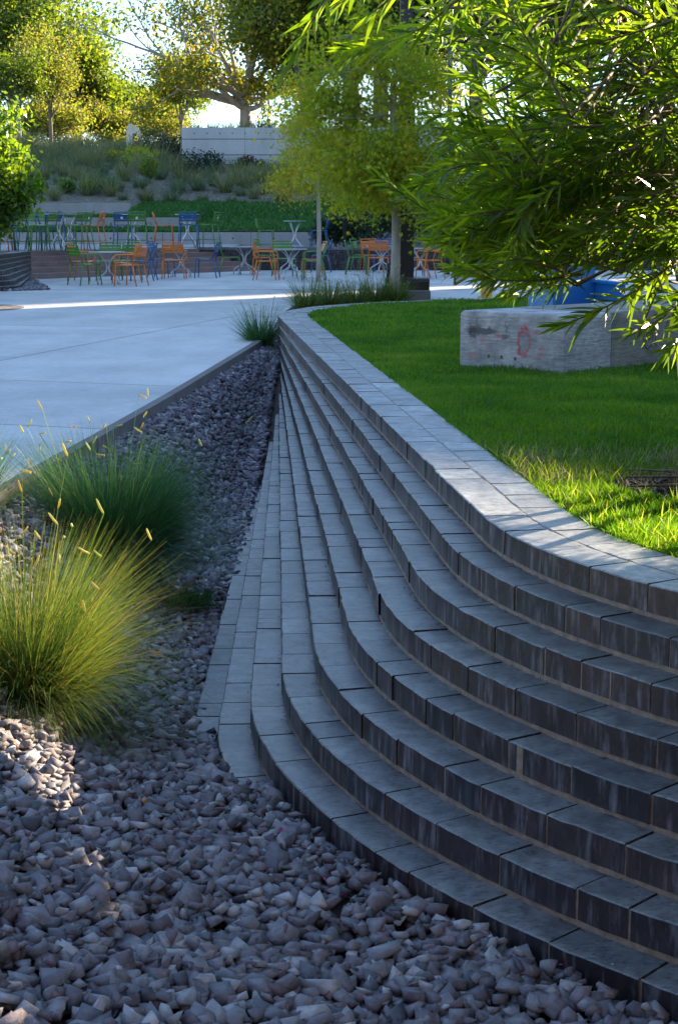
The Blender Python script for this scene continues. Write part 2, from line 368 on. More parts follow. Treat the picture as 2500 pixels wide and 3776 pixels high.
# narrow paving courses in the seating area and a brick roundel at the left
pb = MB()
for i in range(26):
    y = 31.6+i*.42; pb.box(-6.2+max(0, (y-37))*.74 if y > 37 else -6.2, 9, y, y+.40, .004, .010)
obj('paving_courses', pb.mesh('paving_courses', M['plaza']), plaza)
rb = MB(); cx, cy = -7.6, 25.2
for r0 in np.arange(.4, 2.6, .22):
    n = max(8, int(2*pi*r0/.3))
    for k in range(n):
        a0 = 2*pi*k/n+.02; a1 = 2*pi*(k+1)/n-.02/r0
        p = [(cx+r*cos(a), cy+.62*r*sin(a)) for r, a in ((r0, a0), (r0+.205, a0), (r0+.205, a1), (r0, a1))]
        if p[0][0] > -8.5: rb.prism(p, .002, .009)
obj('roundel_brick', rb.mesh('roundel', M['curb']), plaza, kind='stuff')

# curb
cb = empty('curb', (0, 0, 0), label='low concrete curb edging the plaza beside the gravel bed', cat='curb')
def offs(P, d):
    P = np.array(P, float); T = np.gradient(P, axis=0); T /= np.linalg.norm(T, axis=1)[:, None]
    N = np.stack([T[:, 1], -T[:, 0]], 1); return P+N*d
ci = offs(CURB, .0); cj = offs(CURB, .075)
def densify(P, step):
    P = np.array(P, float); L = np.r_[0, np.cumsum(np.linalg.norm(np.diff(P, axis=0), axis=1))]
    s = np.linspace(0, L[-1], max(2, int(round(L[-1]/step))+1))
    return np.stack([np.interp(s, L, P[:, k]) for k in range(P.shape[1])], 1)
ci = densify(ci, 2.6); cj = densify(cj, 2.6)[:len(ci)]
for i in range(len(ci)-1):
    a, b, c, d = ci[i], ci[i+1], cj[i+1], cj[i]
    t = .006/np.linalg.norm(b-a); a2 = a+(b-a)*t; b2 = b-(b-a)*t; d2 = d+(c-d)*t; c2 = c-(c-d)*t
    mb = MB(); mb.prism([a2, b2, c2, d2], -.6, .012); obj('curb_stone', mb.mesh('curb_stone', M['curb']), cb)

# ------------------------------------------------------------------ stepped brick wall
W0 = EYE-1.133; CH = .108; NC = 10
CC = np.array([3.178, 6.27]); R0 = 2.639; DR = .129
def course_curve(k, step=.02, a_end=78):
    a0 = math.asin(.27/(R0+DR*k)) if True else 0
    J = CC+(R0+DR*k)*np.array([-cos(a0), -sin(a0)])
    C = np.array([-.72+.0008*k, 18.62])
    # slight bow in the long leg so that the leg meets the bend smoothly
    arc = [CC+(R0+DR*k)*np.array([-cos(a), -sin(a)]) for a in np.linspace(a0, radians(a_end), 60)]
    P = np.array([C]+[C+(J-C)*t for t in np.linspace(.1, 1, 10)]+arc[1:])
    P = densify(P, step); k_ = 8; Q = np.pad(P, ((k_, k_), (0, 0)), 'edge')
    S_ = np.stack([np.convolve(Q[:, i], np.ones(2*k_+1)/(2*k_+1), 'valid') for i in (0, 1)], 1); S_[:k_] = P[:k_]; S_[-k_:] = P[-k_:]
    return S_
RET = [(-.72, 18.62), (-.70, 19.15), (-.61, 19.7), (-.42, 20.3), (-.1, 20.9), (.45, 21.55), (1.2, 22.2), (2.2, 22.8), (3.5, 23.25), (5.5, 23.6)]
def normals(P):
    T = np.gradient(P, axis=0); T /= np.linalg.norm(T, axis=1)[:, None]
    return np.stack([-T[:, 1], T[:, 0]], 1)        # walking toward the camera: inward = +x
def brick_np(P, N, d0, d1, z0, z1, rr, ch=.004, jit=.0016):
    """brick on a curve piece P (m,2): front at d0 inward, back at d1 -> V,F(quads),mat (1=face)"""
    m = len(P)
    prof = [(d0, z0), (d0, z1-ch), (d0+ch, z1), (d1, z1), (d1, z0)]
    V = np.zeros((m, 5, 3))
    for i in range(m):
        jx, jz = min(rr.normal(0, jit), .0018), rr.normal(0, jit*.6)
        for j, (d, z) in enumerate(prof):
            q = P[i]+N[i]*(d+(jx if j < 3 else 0)); V[i, j] = (q[0], q[1], z+(jz if 0 < j < 3 else 0))
    Fq = []; mi = []
    for i in range(m-1):
        for j in range(5):
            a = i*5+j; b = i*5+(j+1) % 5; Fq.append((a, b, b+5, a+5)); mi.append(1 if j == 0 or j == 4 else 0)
    for i in (0, m-1):
        q = [i*5+j for j in range(5)]; 
        if i: q = q[::-1]
        Fq += [(q[0], q[3], q[2], q[1]), (q[0], q[4], q[3], q[3])][:1]; mi.append(1)
        Fq.append((q[0], q[4], q[3], q[0])) if False else None
        if Fq[-1] is None: Fq.pop()
    return V.reshape(-1, 3), Fq, mi
wall = empty('stepped_brick_wall', (0, 0, 0), label='long curving wall of stepped dark bricks between the lawn and the gravel bed', cat='brick wall')
brs = []       # (distance, V, F, M)
def lay(P, d0, d1, z0, z1, L0, seed, jit=.0016):
    rr = np.random.default_rng(seed); N = normals(P); s = np.r_[0, np.cumsum(np.linalg.norm(np.diff(P, axis=0), axis=1))]
    pos = rr.uniform(0, L0); tot = s[-1]; pos -= L0
    while pos < tot:
        L = L0*(rr.choice([1, 1, 1, 1, .62, 1.1])+rr.normal(0, .02)); a = max(pos+.0042, 0); b = min(pos+L-.0042, tot); pos += L
        if b-a < .03: continue
        n = 6; q = np.linspace(a, b, n)
        PP = np.stack([np.interp(q, s, P[:, k]) for k in (0, 1)], 1); NN = np.stack([np.interp(q, s, N[:, k]) for k in (0, 1)], 1)
        dz = rr.normal(0, .0012); dd = float(np.clip(rr.normal(0, .0015), -.003, .0008))
        V, Fq, mi = brick_np(PP, NN, d0+dd, d1, z0, z1+dz, rr, jit=jit)
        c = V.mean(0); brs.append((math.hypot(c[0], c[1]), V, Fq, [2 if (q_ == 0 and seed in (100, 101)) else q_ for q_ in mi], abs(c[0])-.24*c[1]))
BED = .018
for k in range(NC):
    P = course_curve(k); z = W0-k*CH
    if k == 0:
        full = np.concatenate([densify(RET, .05)[::-1][:-1], P])
        lay(full, 0, .162, z-CH+BED, z, .29, 100); lay(full, .172, .345, z-CH+BED, z, .29, 101)
        CAPIN = offs(full, -.345); CAPOUT = full
    else:
        lay(P, 0, .22, z-CH+BED, z, .29, 100+k*7)
brs.sort(key=lambda b: (b[4] > .25, b[0]))
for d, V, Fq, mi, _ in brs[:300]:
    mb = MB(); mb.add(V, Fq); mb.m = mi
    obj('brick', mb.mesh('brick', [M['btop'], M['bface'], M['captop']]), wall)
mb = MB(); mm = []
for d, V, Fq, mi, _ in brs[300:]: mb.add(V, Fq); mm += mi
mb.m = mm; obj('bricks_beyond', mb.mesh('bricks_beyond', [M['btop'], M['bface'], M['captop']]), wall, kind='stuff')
# mortar core: slightly recessed behind every course, with the bed proud under it
mb = MB()
for k in range(NC):
    P = densify(course_curve(k), .05); z = W0-k*CH
    if k == 0: P = densify(CAPOUT, .15)
    N = normals(P); m = len(P); rr = np.random.default_rng(k)
    def strip(d0, d1, z0, z1):
        V = []
        for i in range(m):
            j = rr.normal(0, .0008)
            for d, zz in ((d0+j, z0), (d0+j, z1), (d1, z1), (d1, z0)):
                q = P[i]+N[i]*d; V.append((q[0], q[1], zz))
        mb.add(V, [(i*4+j, i*4+(j+1) % 4, i*4+4+(j+1) % 4, i*4+4+j) for i in range(m-1) for j in range(4)]+[(0, 1, 2, 3), (m*4-1, m*4-2, m*4-3, m*4-4)])
    strip(.010, .20 if k else .338, z-CH-.003, z-.010)
    strip(.0036, .012, z-CH-.002, z-.0045)
    strip(.0030, .05, z-CH-.004, z-CH+BED+.001)
obj('mortar', mb.mesh('mortar', M['mortar']), wall)
mb = MB(); P = densify(CAPOUT, .1); N = normals(P)
V = []
for i in range(len(P)):
    for d, zz in ((.1605, W0-.02), (.1605, W0-.0025), (.1735, W0-.0025), (.1735, W0-.02)):
        q = P[i]+N[i]*d; V.append((q[0], q[1], zz))
mb.add(V, [(i*4+j, i*4+(j+1) % 4, i*4+4+(j+1) % 4, i*4+4+j) for i in range(len(P)-1) for j in range(4)])
obj('joint_sealant', mb.mesh('sealant', M['caulk']), wall)
rr = np.random.default_rng(31); mb = MB()
for k in range(0, 8):
    P = course_curve(k, .02); N = normals(P); ids = rr.integers(60, len(P)-1, 1500 if k < 3 else 420)
    dens = np.sin(P[:, 1]*2.3+k)*.5+.5+.3*np.sin(P[:, 1]*7.1+2*k)
    for i in ids:
        if P[i][1] > 12 or rr.random() > dens[i]: continue
        q = P[i]-N[i]*abs(rr.normal(0, .010)); zz = W0-(k+1)*CH+.0015; s_ = rr.uniform(.002, .0055)*(1+P[i][1]*.04)
        a = rr.uniform(0, 6.3, 3); mb.add([(q[0]+s_*cos(t), q[1]+s_*sin(t), zz+rr.uniform(0, .004)) for t in a]+[(q[0], q[1], zz+.004)], [(0, 1, 2), (0, 1, 3), (1, 2, 3), (2, 0, 3)])
obj('dirt_crumbs', mb.mesh('dirt_crumbs', M['twig']), wall, kind='stuff')
# solid core under everything (keeps light out)
mb = MB(); P = densify(course_curve(4), .3)[1:]; mb.prism([tuple(p) for p in offs(P, -.62)]+[(5.5, 8), (5.5, 23.3), (2, 22.5), (0.2, 20.6), (-.4, 19.4)], -1.0, W0-.16)
obj('core', mb.mesh('core', M['mortar']), wall)

# ------------------------------------------------------------------ gravel bed
FOOT = np.array([(2.0, -.50, 3.1), (3.0, -.50, 1.6)])
def wallx(y):
    """x of the outer foot of the stepped wall at distance y"""
    y = np.asarray(y, float)
    st = -.72+.10*(18.62-y)/12.6
    rad = R0+DR*np.where(y < 5.35, 7.0, 8.0); dy = np.clip(CC[1]-y, 0, rad*.985); ar = CC[0]-np.sqrt(rad**2-dy**2)
    return np.where(y > 6.2, st, np.maximum(ar, st))
def curbx(y):
    C_ = np.array(CURB); return np.interp(y, C_[:, 1], C_[:, 0])+.075
def zfoot(y):
    return np.interp(y, [2.5, 3.6, 4.2, 5.0, 5.5, 6.2, 7.0, 9, 12, 13.5, 14.9, 16.4, 18.5, 20], [-.535, -.515, -.50, -.525, -.575, -.665, -.715, -.705, -.66, -.57, -.47, -.27, -.10, -.06])
def zgravel(x, y):
    xw = wallx(y); xc = curbx(y); t = np.clip((xw-x)/(xw-xc), 0, 1); s = np.clip((t-.12)/.88, 0, 1); s = s*s*(3-2*s)
    return zfoot(y)*(1-s)+(-.075)*s
gx = empty('gravel_bed', (0, 0, 0), kind='structure')
gx['label'] = 'bed of crushed mauve and grey stone between the wall and the plaza'
def gz(X, Y): return zgravel(X, Y)-.045
ny = 90; nx = 24; ys = np.linspace(1.5, 20.4, ny); V = []
for y in ys:
    for t in np.linspace(0, 1, nx):
        xx = curbx(y)-.03+t*(wallx(y)+.75-curbx(y)+.03) if y < 6 else curbx(y)-.03+t*(wallx(y)+.1-curbx(y)+.03)
        V.append((xx, y, float(zgravel(xx, y))-.05))
i = np.arange(ny-1)[:, None]*nx+np.arange(nx-1)[None, :]
obj('bed_soil', npmesh('bed_soil', V, np.stack([i, i+1, i+nx+1, i+nx], -1).reshape(-1, 4), M['soil'], True), gx)
# stone shapes
SH = []
for s_ in range(18):
    r = np.random.default_rng(500+s_); n = 9
    p = nrm(r.normal(size=(n, 3)))*r.uniform(.85, 1.05, (n, 1)); p = np.sign(p)*np.abs(p)**.62
    p *= np.array([1, r.uniform(.55, .85), r.uniform(.35, .6)])*.54
    bm = bmesh.new(); vs = [bm.verts.new(q) for q in p]; g = bmesh.ops.convex_hull(bm, input=vs)
    bmesh.ops.delete(bm, geom=[v for v in bm.verts if not v.link_faces], context='VERTS')
    bmesh.ops.triangulate(bm, faces=bm.faces[:]); bm.verts.index_update()
    SH.append((np.array([v.co[:] for v in bm.verts]), np.array([[v.index for v in f.verts] for f in bm.faces]))); bm.free()
def rotm(a, b, c):
    ca, sa, cb_, sb, cc, sc = cos(a), sin(a), cos(b), sin(b), cos(c), sin(c)
    return np.array([[cc*cb_, cc*sb*sa-sc*ca, cc*sb*ca+sc*sa], [sc*cb_, sc*sb*sa+cc*ca, sc*sb*ca-cc*sa], [-sb, cb_*sa, cb_*ca]])
stones = []
def scatter(y0, y1, n, size, layers):
    ys = R.uniform(y0, y1, n)
    for y in ys:
        xl = max(curbx(y)-.01, -.24*y-.25); xr = wallx(y)+(.02 if y > 6 else .0)
        x = R.uniform(xl, xr)
        if y < 6: 
            # distance test against the lowest visible course
            rad = math.hypot(x-CC[0], y-CC[1])
            if rad < R0+DR*7.0+.03: continue
        s_ = size*float(np.clip(R.lognormal(0, .36), .45, 1.9)); z = float(zgravel(x, y))+layers*R.uniform(-.030, .012)-s_*.10
        if abs(x-xc_clear(y)) < 0: continue
        stones.append((x, y, z, s_, R.integers(0, 18), R.uniform(0, 6.28), R.normal(0, .35), R.normal(0, .35)))
def xc_clear(y): return 1e9
scatter(2.45, 4.0, 4200, .060, 1); scatter(4.0, 6.2, 5200, .058, 1); scatter(6.2, 9, 5600, .056, 1); scatter(9, 13, 6600, .060, 1); scatter(13, 19.6, 5400, .068, 1)
# a few strays on the lowest buried courses
for (x, y, z, s_) in [(-.31, 5.06, -.555, .085), (-.25, 4.93, -.56, .07), (-.50, 5.75, -.655, .09), (-.56, 5.95, -.66, .10), (-.47, 5.55, -.645, .07), (-.40, 5.2, -.575, .08), (-.62, 6.3, -.665, .09), (-.19, 4.9, -.56, .06)]:
    stones.append((x, y, z, s_, R.integers(0, 18), R.uniform(0, 6), .2, .2))
def vis(st):
    x, y = st[0], st[1]; return abs(x) < .22*y+.05 and y > 2.95
stones.sort(key=lambda st: (not vis(st), -st[3]/st[1]))
shme = []
for V, T in SH: shme.append(npmesh('stone', V, T, M['stone']))
for st in stones[:300]:
    x, y, z, s_, k, a, b, c = st
    o = bpy.data.objects.new('stone', shme[k]); COL.objects.link(o); o.parent = gx; o.location = (x, y, z); o.scale = (s_,)*3; o.rotation_euler = (b, c, a)
Vs = []; Fs = []; n0 = 0
for st in stones[300:]:
    x, y, z, s_, k, a, b, c = st; V, T = SH[k]; V = (V*s_)@rotm(b, c, a).T+np.array([x, y, z]); Vs.append(V); Fs.append(T+n0); n0 += len(V)
obj('crushed_stone', npmesh('crushed_stone', np.concatenate(Vs), np.concatenate(Fs), M['stone']), gx, kind='stuff')

# fallen leaves and petals
def flake(name, mat, loc, s, rot, label, cat):
    mb = MB(); pts = []
    for k in range(10):
        a = 2*pi*k/10; r_ = s*(.5 if k % 2 else .28)*(1.4 if k in (1,) else 1); pts.append((r_*cos(a), r_*sin(a)*.7, s*.08*cos(2*a)))
    mb.add([(0, 0, -.05*s)]+pts, [(0, 1+k, 1+(k+1) % 10) for k in range(10)])
    obj(name, mb.mesh(name, mat), None, loc, rot, label=label, cat=cat)
def onstone(u, v, zz=None):
    y = 3.0
    for it in range(400):
        p = at(u, v, y); 
        if p[2] <= zgravel(p[0], y)+.025: break
        y += .02
    return (p[0], y, p[2]+.012)
flake('fallen_leaf', M['dryleaf'], onstone(575, 2415), .075, (.5, .2, .3), 'dry orange leaf lying on the gravel right of the sunlit grass tuft', 'leaf')
flake('fallen_leaf', M['dryleaf'], onstone(530, 2965), .045, (.9, .3, 1.3), 'small curled orange leaf among the stones below the grass tuft', 'leaf')
flake('fallen_leaf', M['dryleaf'], onstone(60, 2750), .04, (.2, .9, .3), 'small brown leaf on the gravel at the left below the grass tuft', 'leaf')
for i, (u, v, t) in enumerate([(1040, 3070, 'magenta petal on the stones nearest the end of the lowest brick course'), (1195, 3255, 'magenta petal among stones left of the brick wall'), (1270, 3315, 'magenta petal on the gravel midway along the wall foot'), (2075, 3570, 'magenta petal against the lowest brick course at the lower right')]):
    flake('petal', M['petal'], onstone(u, v), .024, (.6, .4, i), t, 'petal')

# ------------------------------------------------------------------ lawn
def innerx(y):
    yy = CAPIN[::-1]; return None
ci_ = CAPIN
mb = MB(); sub = densify(ci_, .12)
poly = [tuple(p) for p in sub if p[1] > 2.5]
lawn_poly = poly+[(7.5, 4.0), (7.5, 24.0)]
lawn = empty('lawn', (0, 0, 0), kind='structure')
mb.prism(lawn_poly, .0, W0-.022); obj('turf', mb.mesh('turf', M['lawnbase']), lawn)
PL = np.array(lawn_poly)
def inside(x, y, P):
    c = np.zeros(len(x), bool); n = len(P); j = n-1
    for i in range(n):
        xi, yi, xj, yj = P[i][0], P[i][1], P[j][0], P[j][1]
        if yi != yj:
            t = ((yi > y) != (yj > y)) & (x < (xj-xi)*(y-yi)/(yj-yi)+xi); c ^= t
        j = i
    return c
def blades(n, x, y, z, L, wd, lean=.35, curl=.5, segs=3, up=None):
    th = R.uniform(0, 2*pi, n); ln = R.normal(0, lean, n)
    d = np.stack([np.cos(th)*ln, np.sin(th)*ln, np.ones(n)], 1); d = nrm(d)
    s = np.linspace(0, 1, segs)[None, :, None]
    hor = np.stack([np.cos(th), np.sin(th), np.zeros(n)], 1)*np.sign(ln)[:, None]
    P = np.stack([x, y, z], 1)[:, None, :]+d[:, None, :]*L[:, None, None]*s+hor[:, None, :]*(L*curl*R.uniform(0, 1, n))[:, None, None]*s**2-np.array([0, 0, 1.])*(L*curl*.3)[:, None, None]*s**2
    a2 = R.uniform(0, pi, n); side = np.stack([np.cos(a2), np.sin(a2)*.5, np.zeros(n)], 1)
    W = wd[:, None]*np.array([1, .8, .12] if segs == 3 else np.linspace(1, .1, segs))[None, :]
    return ribbons(P, W, nrm(side))
def grass_field(name, areas, mat, parent, poly=None, excl=None):
    Vs, Fs, n0 = [], [], 0
    for (y0, y1, dens, L, wd) in areas:
        xm = .23*y1+.15; n = int(dens*(y1-y0)*(xm+1.2)); x = R.uniform(-1.1, xm+.1, n); y = R.uniform(y0, y1, n)
        ok = (x < .232*y+.2)
        if poly is not None: ok &= inside(x, y, poly)
        if excl: ok &= ~excl(x, y)
        x, y = x[ok], y[ok]; n = len(x)
        patch = .6+.75*(np.sin(x*5.1+y*3.3)*np.sin(y*4.7-x*2.9)*.5+.5)*R.uniform(.6, 1.2, n)
        V, Fq = blades(n, x, y, np.full(n, W0-.024), L*R.uniform(.6, 1.3, n)*patch, np.full(n, wd))
        Vs.append(V); Fs.append(Fq+n0); n0 += len(V)
    return obj(name, npmesh(name, np.concatenate(Vs), np.concatenate(Fs), mat), parent, kind='stuff')
MUL = (1.62, 6.62, .48, .33)
def mulch_ex(x, y): return ((x-MUL[0])/MUL[2])**2+((y-MUL[1])/MUL[3])**2 < 1
grass_field('grass_blades', [(4.6, 6.2, 15000, .055, .0024), (6.2, 8.0, 15000, .055, .0026), (8, 11, 9500, .055, .0034), (11, 16, 5200, .055, .005), (16, 24.5, 2000, .06, .008)], M['grass'], lawn, PL, mulch_ex)
# longer ragged blades along the near edge
n = 7500; idx = R.integers(0, len(sub)-1, n); q = sub[idx]; Nn = normals(sub)[idx]; d = np.abs(R.normal(0, .26, n)); x = q[:, 0]+Nn[:, 0]*d; y = q[:, 1]+Nn[:, 1]*d+R.normal(0, .05, n)
ok = (y < 7.6) & inside(x, y, PL) & ~mulch_ex(x, y); x, y = x[ok], y[ok]; n = len(x)
V, Fq = blades(n, x, y, np.full(n, W0-.024), R.uniform(.05, .12, n), np.full(n, .0027), .3, .5)
obj('edge_grass_lit', npmesh('edge_grass_lit', V, Fq, M['edgegrass_lit']), lawn, kind='stuff')
n = 2600; x = R.uniform(.7, 2.0, n); y = R.normal(7.15, .35, n); ok = inside(x, y, PL); x, y = x[ok], y[ok]; n = len(x)
V, Fq = blades(n, x, y, np.full(n, W0-.01), R.uniform(.04, .09, n), np.full(n, .0022), 1.6, .3)
obj('dry_thatch', npmesh('dry_thatch', V, Fq, M['drygrass']), lawn, kind='stuff')
# mulch ring at the foot of the flowering shrub
mb = MB()
for i in range(420):
    a = R.uniform(0, 2*pi); r_ = sqrt(R.uniform(0, 1)); px = MUL[0]+MUL[2]*r_*cos(a); py = MUL[1]+MUL[3]*r_*sin(a)
    l = R.uniform(.03, .10); wd_ = R.uniform(.006, .016); M_ = (rotm(R.normal(0, .3), R.normal(0, .3), R.uniform(0, 6.3)), np.array([px, py, W0-.012+R.uniform(0, .02)]))
    mb.box(-l/2, l/2, -wd_/2, wd_/2, -.003, .003, 0, M_)
obj('bark_chips', mb.mesh('bark_chips', M['twig']), lawn, kind='stuff')
for (a, b), lb in zip([((1.25, 6.75), (1.75, 6.6)), ((1.2, 6.5), (1.62, 6.42)), ((1.28, 6.95), (1.62, 6.72))], ['middle dead grey twig lying across the bark mulch', 'nearest dead grey twig at the front of the bark mulch', 'farthest dead grey twig at the back of the bark mulch']):
    mb = MB(); mb.tube([(a[0], a[1], W0+.025), ((a[0]+b[0])/2, (a[1]+b[1])/2+.015, W0+.035), (b[0], b[1], W0+.02)], [.004, .007, .008], 6)
    tag(obj('dead_twig', mb.mesh('dead_twig', M['twig'])), lb, 'twig', 'dead twigs on the mulch')

# ------------------------------------------------------------------ ornamental grass tufts
def tuft_np(n, r, H, droop, wd, segs=6, lean=.55, bias=(0, 0)):
    a = R.uniform(0, 2*pi, n); rr = r*np.sqrt(R.uniform(0, 1, n))*.45
    base = np.stack([rr*np.cos(a), rr*np.sin(a), np.zeros(n)], 1)
    ln = np.abs(R.normal(0, lean, n)); hd = nrm(np.stack([np.cos(a)+R.normal(0, .35, n)+bias[0], np.sin(a)+R.normal(0, .35, n)+bias[1], np.zeros(n)], 1))
    L = H*R.uniform(.55, 1.15, n)
    s = np.linspace(0, 1, segs)[None, :, None]
    ang0 = np.arctan(ln)[:, None, None]; k = (droop*R.uniform(.3, 1.3, n)*(0.35+ln))[:, None, None]
    th = np.clip(ang0+k*s, 0, 2.3)                   # angle from vertical along the blade
    dl = (L/(segs-1))[:, None, None]
    step = (np.sin(th)*hd[:, None, :]+np.cos(th)*np.array([0, 0, 1.]))*dl
    P = base[:, None, :]+np.cumsum(step, 1)-step[:, :1]
    P[..., 2] = np.maximum(P[..., 2], -.02)
    W = wd*np.linspace(1, .15, segs)[None, :]*np.ones((n, 1))
    b2 = R.uniform(0, pi, n); side = np.stack([np.cos(b2), np.sin(b2), np.zeros(n)], 1)
    return P, W, side
def tuft(name, loc, n, r, H, droop, wd, mat, label, cat, nh=0, headcol='seed', lean=.55, group=None, hh=1.25, hl=.05, bias=(0, 0)):
    root = empty(name, loc, label=label, cat=cat, group=group)
    P, W, sd = tuft_np(n, r, H, droop, wd, lean=lean, bias=bias); V, Fq = ribbons(P, W, sd)
    obj('foliage', npmesh('foliage', V, Fq, mat), root, kind='stuff')
    if nh:
        P, W, sd = tuft_np(nh, r*1.0, H*hh, droop*.35, wd*1.7, lean=lean*.45, bias=bias); W = np.full_like(W, wd*.75); V, Fq = ribbons(P, W, sd)
        obj('flower_stems', npmesh('flower_stems', V, Fq, mat), root, kind='stuff')
        for i in range(nh):
            for t in (-1, -2) if i % 3 == 0 else (-1,):
                p = P[i, t]; a = R.uniform(0, 2*pi); L = hl*R.uniform(.7, 1.2); up = R.normal(0, .5) if i % 2 else R.uniform(.8, 2.2)
                d = nrm(np.array([cos(a), sin(a)*.6, up])); q0 = p; q1 = p+d*L*.5+np.array([0, 0, -.003]); q2 = p+d*L
                mb = MB(); mb.tube([q0, q0*.7+q1*.3, q1, q1*.3+q2*.7, q2], [.0012, .0042, .0048, .004, .0015], 6)
                # comb of awns on one side
                for e in np.linspace(.1, .9, 7):
                    c = q0*(1-e)+q2*e; mb.add([c+(.0, 0, -.002), c+d*.004+(0, 0, -.002), c+np.array([0, 0, -.009])], [(0, 1, 2)])
                obj('seed_head', mb.mesh('seed_head', M[headcol], True), root)
    return root
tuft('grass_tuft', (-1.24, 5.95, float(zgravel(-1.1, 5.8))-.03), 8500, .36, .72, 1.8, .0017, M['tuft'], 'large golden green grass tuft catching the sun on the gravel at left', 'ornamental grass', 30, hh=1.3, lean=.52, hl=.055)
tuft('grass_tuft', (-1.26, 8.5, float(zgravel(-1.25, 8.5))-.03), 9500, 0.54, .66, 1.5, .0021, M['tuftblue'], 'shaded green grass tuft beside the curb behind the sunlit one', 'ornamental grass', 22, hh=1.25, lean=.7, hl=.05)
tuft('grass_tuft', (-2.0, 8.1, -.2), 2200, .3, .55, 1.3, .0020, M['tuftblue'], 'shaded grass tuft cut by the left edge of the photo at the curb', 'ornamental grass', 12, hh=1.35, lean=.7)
tuft('grass_tuft', (-.93, 18.6, -.10), 900, .22, .52, .9, .0034, M['tuftblue'], 'small spiky grass tuft at the far end of the gravel bed', 'ornamental grass', 8, hh=1.2)
tuft('low_weed', (-.84, 8.45, -.665), 900, .30, .07, 1.0, .0035, M['tuftblue'], 'low green weeds growing at the foot of the brick wall', 'weeds', lean=1.2)
for i, (x, y, L_) in enumerate([(-.50, 24.6, 'leftmost pale grass tuft behind the far corner of the brick wall'), (-.15, 25.1, 'second pale grass tuft from the left behind the wall corner'), (.25, 25.6, 'middle pale grass tuft between the wall corner and the concrete pad'), (.6, 26.0, 'seeding pale grass tuft just left of the concrete pad'), (.95, 26.1, 'pale grass tuft in front of the concrete pad and tree trunk')]):
    tuft('grass_tuft', (x, y, 0), 620, .3, .48, .9, .0045, M['tuft'], L_, 'ornamental grass', 14, hh=1.15, group='pale grasses behind the brick wall', hl=.07)

# ------------------------------------------------------------------ chairs, stools, tables
TR = .0135
def arc3(pts, n=5):
    """round the corners of a polyline"""
    P = [np.array(p, float) for p in pts]; out = [P[0]]
    for i in range(1, len(P)-1):
        a, b, c = P[i-1], P[i], P[i+1]; r_ = min(.05, .45*np.linalg.norm(a-b), .45*np.linalg.norm(c-b))
        p = b+nrm(a-b)*r_; q = b+nrm(c-b)*r_
        for t in np.linspace(0, 1, n): out.append((1-t)**2*p+2*t*(1-t)*b+t*t*q)
    out.append(P[-1]); return out
def panel(mb, w_, y0, z0, z1, tilt, th=.012, bow=.03, n=6):
    """slightly bowed back slat, w_ half width"""
    V = []
    for i in range(n+1):
        x = -w_+2*w_*i/n; b = bow*(1-(x/w_)**2)
        for z, yy in ((z0, y0+tilt*z0), (z1, y0+tilt*z1)):
            V += [(x, yy-b, z), (x, yy-b-th, z)]
    Fs = []
    for i in range(n):
        a = i*4; Fs += [(a, a+4, a+6, a+2), (a+1, a+3, a+7, a+5), (a, a+1, a+5, a+4), (a+2, a+6, a+7, a+3)]
    Fs += [(0, 2, 3, 1), (n*4, n*4+1, n*4+3, n*4+2)]; mb.add(V, Fs)
def seat_mesh(w_, y0, y1, h, mat):
    mb = MB(); n = 8
    for i in range(n):           # seat slats running front to back
        x0 = -w_+2*w_*i/n+.003; x1 = -w_+2*w_*(i+1)/n-.003
        pr = [(y0, h-.006), (y0+.08, h-.018), ((y0+y1)/2, h-.012), (y1-.06, h), (y1, h-.016)]
        V = []
        for y, z in pr: V += [(x0, y, z), (x1, y, z), (x1, y, z-.012), (x0, y, z-.012)]
        Fs = []
        for k in range(len(pr)-1):
            a = k*4; Fs += [(a, a+4, a+5, a+1)[::-1], (a+1, a+5, a+6, a+2)[::-1], (a+2, a+6, a+7, a+3)[::-1], (a+3, a+7, a+4, a)[::-1]]
        Fs += [(0, 1, 2, 3)[::-1], (len(pr)*4-4, len(pr)*4-1, len(pr)*4-2, len(pr)*4-3)[::-1]]; mb.add(V, Fs)
    return mb.mesh('seat', mat)
